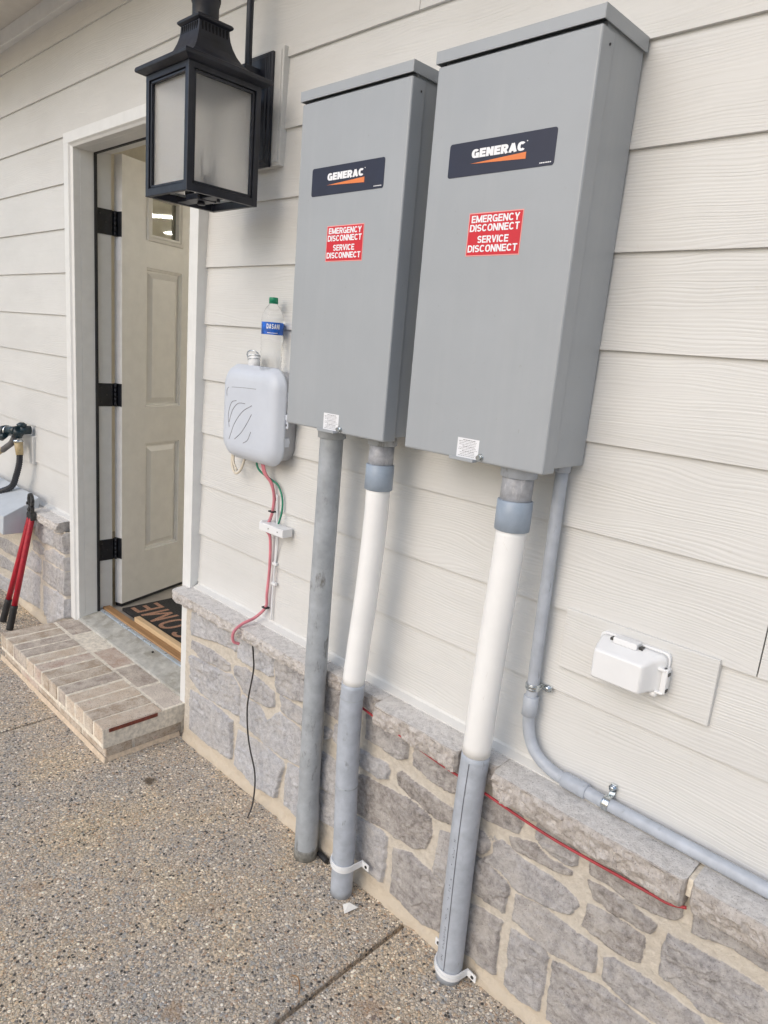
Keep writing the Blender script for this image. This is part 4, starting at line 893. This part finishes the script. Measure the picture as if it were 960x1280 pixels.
# ------------------------------------------------------------ wall lantern
cx, cy = -1.82, -.20
wl = thing('wall_lantern', (cx, 0, 2.10), 'black wall lantern with frosted seeded glass hanging above the doorway side', 'lantern')
def sqr(h, z, c=(cx, cy)): return [(c[0]-h, c[1]-h, z), (c[0]+h, c[1]-h, z), (c[0]+h, c[1]+h, z), (c[0]-h, c[1]+h, z)]
H = .108; ZB, ZT = 1.828, 2.128
mb = MB()
for sx in (-1, 1):
    for sy in (-1, 1):
        X = cx+sx*H; Y = cy+sy*H; mb.box(*sorted((X, X-sx*.016)), *sorted((Y, Y-sy*.016)), ZB, ZT)
for z0, z1 in ((ZB+.0005, ZB+.020), (ZT-.016, ZT-.0005)):
    for s in (-1, 1):
        mb.box(cx-H+.0005, cx+H-.0005, *sorted((cy+s*(H-.0005), cy+s*(H-.012))), z0, z1); mb.box(*sorted((cx+s*(H-.0005), cx+s*(H-.012))), cy-H+.0005, cy+H-.0005, z0, z1)
obj('frame', mb, M['black'], wl, .0012)
mb = MB()
for s in (-1, 1):
    for axis in (0, 1):
        for (a0, a1, z0, z1) in ((-H+.018, -H+.024, ZB+.0215, ZT-.018), (H-.024, H-.018, ZB+.0215, ZT-.018), (-H+.018, H-.018, ZB+.0215, ZB+.0275), (-H+.018, H-.018, ZT-.0235, ZT-.0175)):
            d0, d1 = sorted((s*(H-.004), s*(H-.013)))
            if axis == 0: mb.box(cx+a0, cx+a1, cy+d0, cy+d1, z0, z1)
            else: mb.box(cx+d0, cx+d1, cy+a0, cy+a1, z0, z1)
obj('glazing_bead', mb, M['black'], wl, .001)
for s, axis in ((-1, 0), (1, 1), (1, 0), (-1, 1)):
    mb = MB(); d0, d1 = sorted((s*(H-.0135), s*(H-.0155))); a = H-.017
    if axis == 0: mb.box(cx-a, cx+a, cy+d0, cy+d1, ZB+.02, ZT-.014)
    else: mb.box(cx+d0, cx+d1, cy-a, cy+a, ZB+.02, ZT-.014)
    obj('glass_pane', mb, M['frost'], wl)
mb = MB(); mb.rings([sqr(H+.004, ZT-.002), sqr(.129, ZT+.005), sqr(.130, ZT+.010), sqr(.128, ZT+.016), sqr(.112, ZT+.021)], smooth=False)
prof = [(.112, ZT+.021), (.098, 2.153), (.082, 2.163), (.069, 2.176), (.059, 2.192), (.052, 2.209), (.0475, 2.225), (.0455, 2.240), (.045, 2.250)]
mb.rings([sqr(h, z) for h, z in prof], smooth=False); mb.rings([sqr(.046, 2.2495), sqr(.052, 2.254), sqr(.053, 2.2585), sqr(.049, 2.263), sqr(.036, 2.266)], smooth=False)
obj('roof', mb, M['black'], wl, .001)
mb = MB()
for s, axis in ((-1, 0), (1, 1), (1, 0), (-1, 1)):
    for k in range(8):
        a = -.036+.0103*k; d0, d1 = sorted((s*.0445, s*.0472))
        if axis == 0: mb.box(cx+a-.0022, cx+a+.0022, cy+d0, cy+d1, 2.228, 2.247)
        else: mb.box(cx+d0, cx+d1, cy+a-.0022, cy+a+.0022, 2.228, 2.247)
M['dark'] = simple('vent_shadow', (.004, .004, .005), .9)
obj('vent_slots', mb, M['dark'], wl)
mb = MB(); mb.lathe([(.033, 2.264), (.034, 2.268), (.034, 2.305), (.0365, 2.308), (.0372, 2.318), (.0372, 2.34), (.039, 2.343), (.039, 2.347), (.028, 2.352), (.018, 2.37), (.012, 2.385), (.012, 2.40)], cx, cy, 0, 36)
obj('chimney', mb, M['black'], wl)
mb = MB()
for k in range(22):
    a = 2*math.pi*k/22; Mx = Matrix.Translation((cx, cy, 0)) @ Matrix.Rotation(a, 4, 'Z'); mb.box(.0362, .0380, -.0022, .0022, 2.315, 2.335, M=Mx)
obj('vent_slots', mb, M['dark'], wl)
mb = MB(); mb.tube(spline([(cx, -.064, 2.18), (cx, -.064, 2.30), (cx, -.064, 2.42), (cx, -.074, 2.50), (cx, -.110, 2.545), (cx, -.155, 2.545), (cx, -.190, 2.50), (cx, -.200, 2.44), (cx, -.200, 2.39)], 8), .0098, 16); obj('hook_arm', mb, M['black'], wl)
mb = MB(); mb.box(cx-.016, cx+.016, -.085, -.022, 2.165, 2.205); obj('arm_block', mb, M['black'], wl, .002)
mb = MB(); mb.rings([[(x, y, z) for x, z in ((cx-h, 2.1-v), (cx+h, 2.1-v), (cx+h, 2.1+v), (cx-h, 2.1+v))] for y, h, v in ((-.0165, .058, .147), (-.024, .058, .147), (-.0245, .053, .142), (-.030, .051, .140), (-.0305, .044, .133), (-.036, .042, .131))], smooth=False)
obj('back_plate', mb, M['black'], wl, .001)
mb = MB()
for a0, a1 in ((-H+.01, H-.01),):
    mb.box(cx+a0, cx+a1, cy-.018, cy+.018, ZB+.003, ZB+.006); mb.box(cx-.030, cx+.030, cy-.030, cy+.030, ZB+.001, ZB+.016)
mb.lathe([(.010, -.008), (.012, -.004), (.008, .002)], cx, cy, ZB, 16); mb.lathe([(.005, -.004), (.005, .003)], cx+.07, cy+.01, ZB, 10)
obj('socket_tray', mb, M['black'], wl, .001)
for k, (dx, dy) in enumerate(((-.030, -.018), (.034, -.012), (0, .034))):
    mb = MB(); mb.lathe([(.0125, 0), (.0125, .045), (.010, .048)], cx+dx, cy+dy, ZB+.015, 16); s = obj('lamp_socket', mb, M['dark'], wl)
    mb = MB(); mb.lathe([(.008, 0), (.016, .018), (.0165, .028), (.010, .052), (.003, .072), (.0005, .078)], cx+dx, cy+dy, ZB+.062, 16); obj('bulb', mb, M['bottle'], s)

# ------------------------------------------------------------ things at the far left
# bolt cutters leaning on the ledge
bc = thing('bolt_cutters', (-3.44, -.22, 0), 'red handled bolt cutters leaning against the stone ledge left of the door', 'bolt cutters')
T0 = Vector((-3.440, -.100, .565)); 
for (bx, by, tx) in ((-3.437, -.215, .012), (-3.560, -.205, -.014)):
    a = T0+Vector((tx, 0, -.005)); b = Vector((bx, by, .012)); d = b-a
    mb = MB(); mb.tube([a, a+d*.02, a+d*.5, a+d*.79], [.010, .013, .0135, .0135], 16); h = obj('handle', mb, M['gripred'], bc)
    mb = MB(); pr = [a+d*(.785+.022*k) for k in range(11)]; mb.tube(pr, [.0155+.0012*(k % 2) for k in range(11)], 16); obj('grip', mb, M['grip'], h)
mb = MB(); c0 = T0+Vector((0, 0, 0))
def xz(pts, y0, y1, tw=.0): mb.prism([(T0.x+a, T0.z+b) for a, b in pts], 1, T0.y+y0, T0.y+y1)
xz([(-.030, -.018), (.030, -.018), (.026, .012), (.016, .020), (-.018, .020), (-.028, .010)], -.012, .012)
xz([(-.016, .016), (.020, .016), (.022, .045), (.012, .052), (-.010, .052), (-.018, .040)], -.009, .009)
mb2 = []
for sgn in (-1, 1):
    xz([(sgn*.012, .046), (sgn*.026, .056), (sgn*.031, .080), (sgn*.022, .103), (sgn*.004, .112), (sgn*.0005, .104), (sgn*.010, .092), (sgn*.013, .078), (sgn*.008, .064), (sgn*.0005, .056)], -.007, .007)
mb.rings([[(T0.x+.0+r*math.cos(t*.5236), T0.y+q, T0.z+.034+r*math.sin(t*.5236)) for t in range(12)] for r, q in ((.009, -.009), (.009, -.015), (.006, -.016))])
mb.rings([[(T0.x-.022+r*math.cos(t*.5236), T0.y+q, T0.z+.060+r*math.sin(t*.5236)) for t in range(12)] for r, q in ((.008, -.006), (.008, -.012), (.005, -.013))])
obj('jaws', mb, M['jaw'], bc, .002)
# pale box on the stone
ub = MB(); ub.prism([(-.04, .640), (-.125, .598), (-.205, .560), (-.210, .470), (-.120, .468), (-.04, .50)], 0, -4.35, -3.50)
tag(obj('pale_grey_housing', ub, M['ubox'], bev=.004, org=(-3.9, -.05, .47)), 'pale blue-grey sloped housing fixed to the stone wall behind the red handles', 'housing')
# tap with splitter and hoses
tp = thing('hose_splitter', (-3.70, -.012, .93), 'black two-way hose splitter with chrome collar on the far left siding', 'tap')
mb = MB(); mb.tube([(-3.675, -.010, .945), (-3.675, -.062, .945)], .022, 18); mb.lathe([(.010, .955), (.020, .965), (.024, .975), (.010, .985)], -3.675, -.05, -.002, 16); mb.tube([(-3.668, -.062, .950), (-3.690, -.066, .915)], [.027, .022], 18)
mb.tube([(-3.700, -.064, .940), (-3.800, -.070, .925)], [.022, .021], 18); obj('splitter_body', mb, M['tealp'], tp)
mb = MB(); mb.tube([(-3.800, -.070, .925), (-3.822, -.0712, .922)], .0265, 20); obj('chrome_collar', mb, M['zinc'], tp); mb = MB(); mb.tube([(-3.683, -.066, .895), (-3.681, -.066, .884)], .0235, 18); obj('chrome_collar', mb, M['zinc'], tp)
mb = MB(); mb.tube([(-3.822, -.0712, .922), (-3.872, -.074, .915)], [.029, .027], 20); mb.tube([(-3.79, -.09, .905), (-3.83, -.095, .885)], [.014, .016], 12); obj('valve_knob', mb, M['tealp'], tp)
mb = MB(); mb.tube([(-3.681, -.066, .886), (-3.668, -.066, .822)], [.0205, .017], 18); obj('tan_connector', mb, M['tan'], tp)
mb = MB(); mb.tube(spline([(-3.72, -.07, .905), (-3.75, -.075, .870), (-3.80, -.08, .845), (-3.85, -.085, .820)], 6), .015, 14); obj('grey_outlet', mb, M['ghose'], tp)
mb = MB(); P = spline([(-3.668, -.066, .823), (-3.672, -.068, .78), (-3.700, -.074, .715), (-3.750, -.080, .650), (-3.82, -.115, .610), (-3.90, -.185, .565), (-3.95, -.24, .45), (-3.98, -.28, .28), (-3.98, -.33, .12), (-3.93, -.36, .02), (-3.80, -.34, .016), (-3.72, -.25, .016), (-3.78, -.17, .016), (-3.9, -.16, .016)], 22)
mb.tube(P, [.0145+.0012*math.sin(k*1.7) for k in range(len(P))], 14); tag(obj('garden_hose', mb, M['hose'], org=(-3.9, -.3, 0)), 'black ribbed garden hose running down from the tan connector', 'hose')
mb = MB(); mb.tube(spline([(-3.842, -.084, .826), (-3.90, -.10, .792), (-4.0, -.14, .70), (-4.1, -.2, .5), (-4.15, -.3, .2), (-4.2, -.4, .02), (-4.5, -.5, .016)], 8), .0145, 14); tag(obj('garden_hose', mb, M['tan'], org=(-4.2, -.3, 0)), 'tan garden hose leaving the splitter towards the left edge of the photo', 'hose')
# small litter
mb = MB(); mb.add([(-1.118, -.140, .0035), (-1.078, -.120, .010), (-1.092, -.158, .0025), (-1.104, -.130, .014)], [(0, 1, 3), (1, 2, 3), (2, 0, 3), (0, 2, 1)]); 
tag(obj('paper_scrap', mb, M['scrap'], org=(-1.09, -.15, 0)), 'small pale folded scrap lying at the foot of the middle pipe', 'scrap')
mb = MB(); mb.tube([(-1.305, -.066, .010), (-1.262, -.072, .012)], .0085, 10); tag(obj('black_stub', mb, M['rubber'], bev=.001, org=(-1.28, -.07, 0)), 'short black stub on the concrete between the left and middle pipes', 'stub')
mb = MB(); mb.tube(spline([(-1.035, -.38, .004), (-1.020, -.375, .006), (-1.0, -.385, .005), (-.985, -.40, .004)], 5), .0016, 6); tag(obj('twig', mb, M['oak'], org=(-1.01, -.38, 0)), 'tiny curved brown twig lying beside the slab joint', 'twig')
mb = MB(); mb.lathe([(.004, 0), (.005, .004), (.001, .006)], -2.55, .060, .150, 10); tag(obj('pebble', mb, M['dark'], org=(-2.55, .06, .15)), 'tiny dark pebble lying on the metal threshold', 'pebble')

# repeats share a group phrase
for pre, grp in (('transfer_switch_cabinet', 'grey cabinets on the siding'), ('conduit_pipe', 'thick pipes under the cabinets'), ('ceiling_light', 'lit ceiling lights inside the room'),
                 ('stone_veneer_wall', 'low stone walls beside the doorway'), ('garden_hose', 'hoses on the splitter')):
    for o in bpy.data.objects:
        if o.parent is None and o.name.split('.')[0] == pre: o['group'] = grp
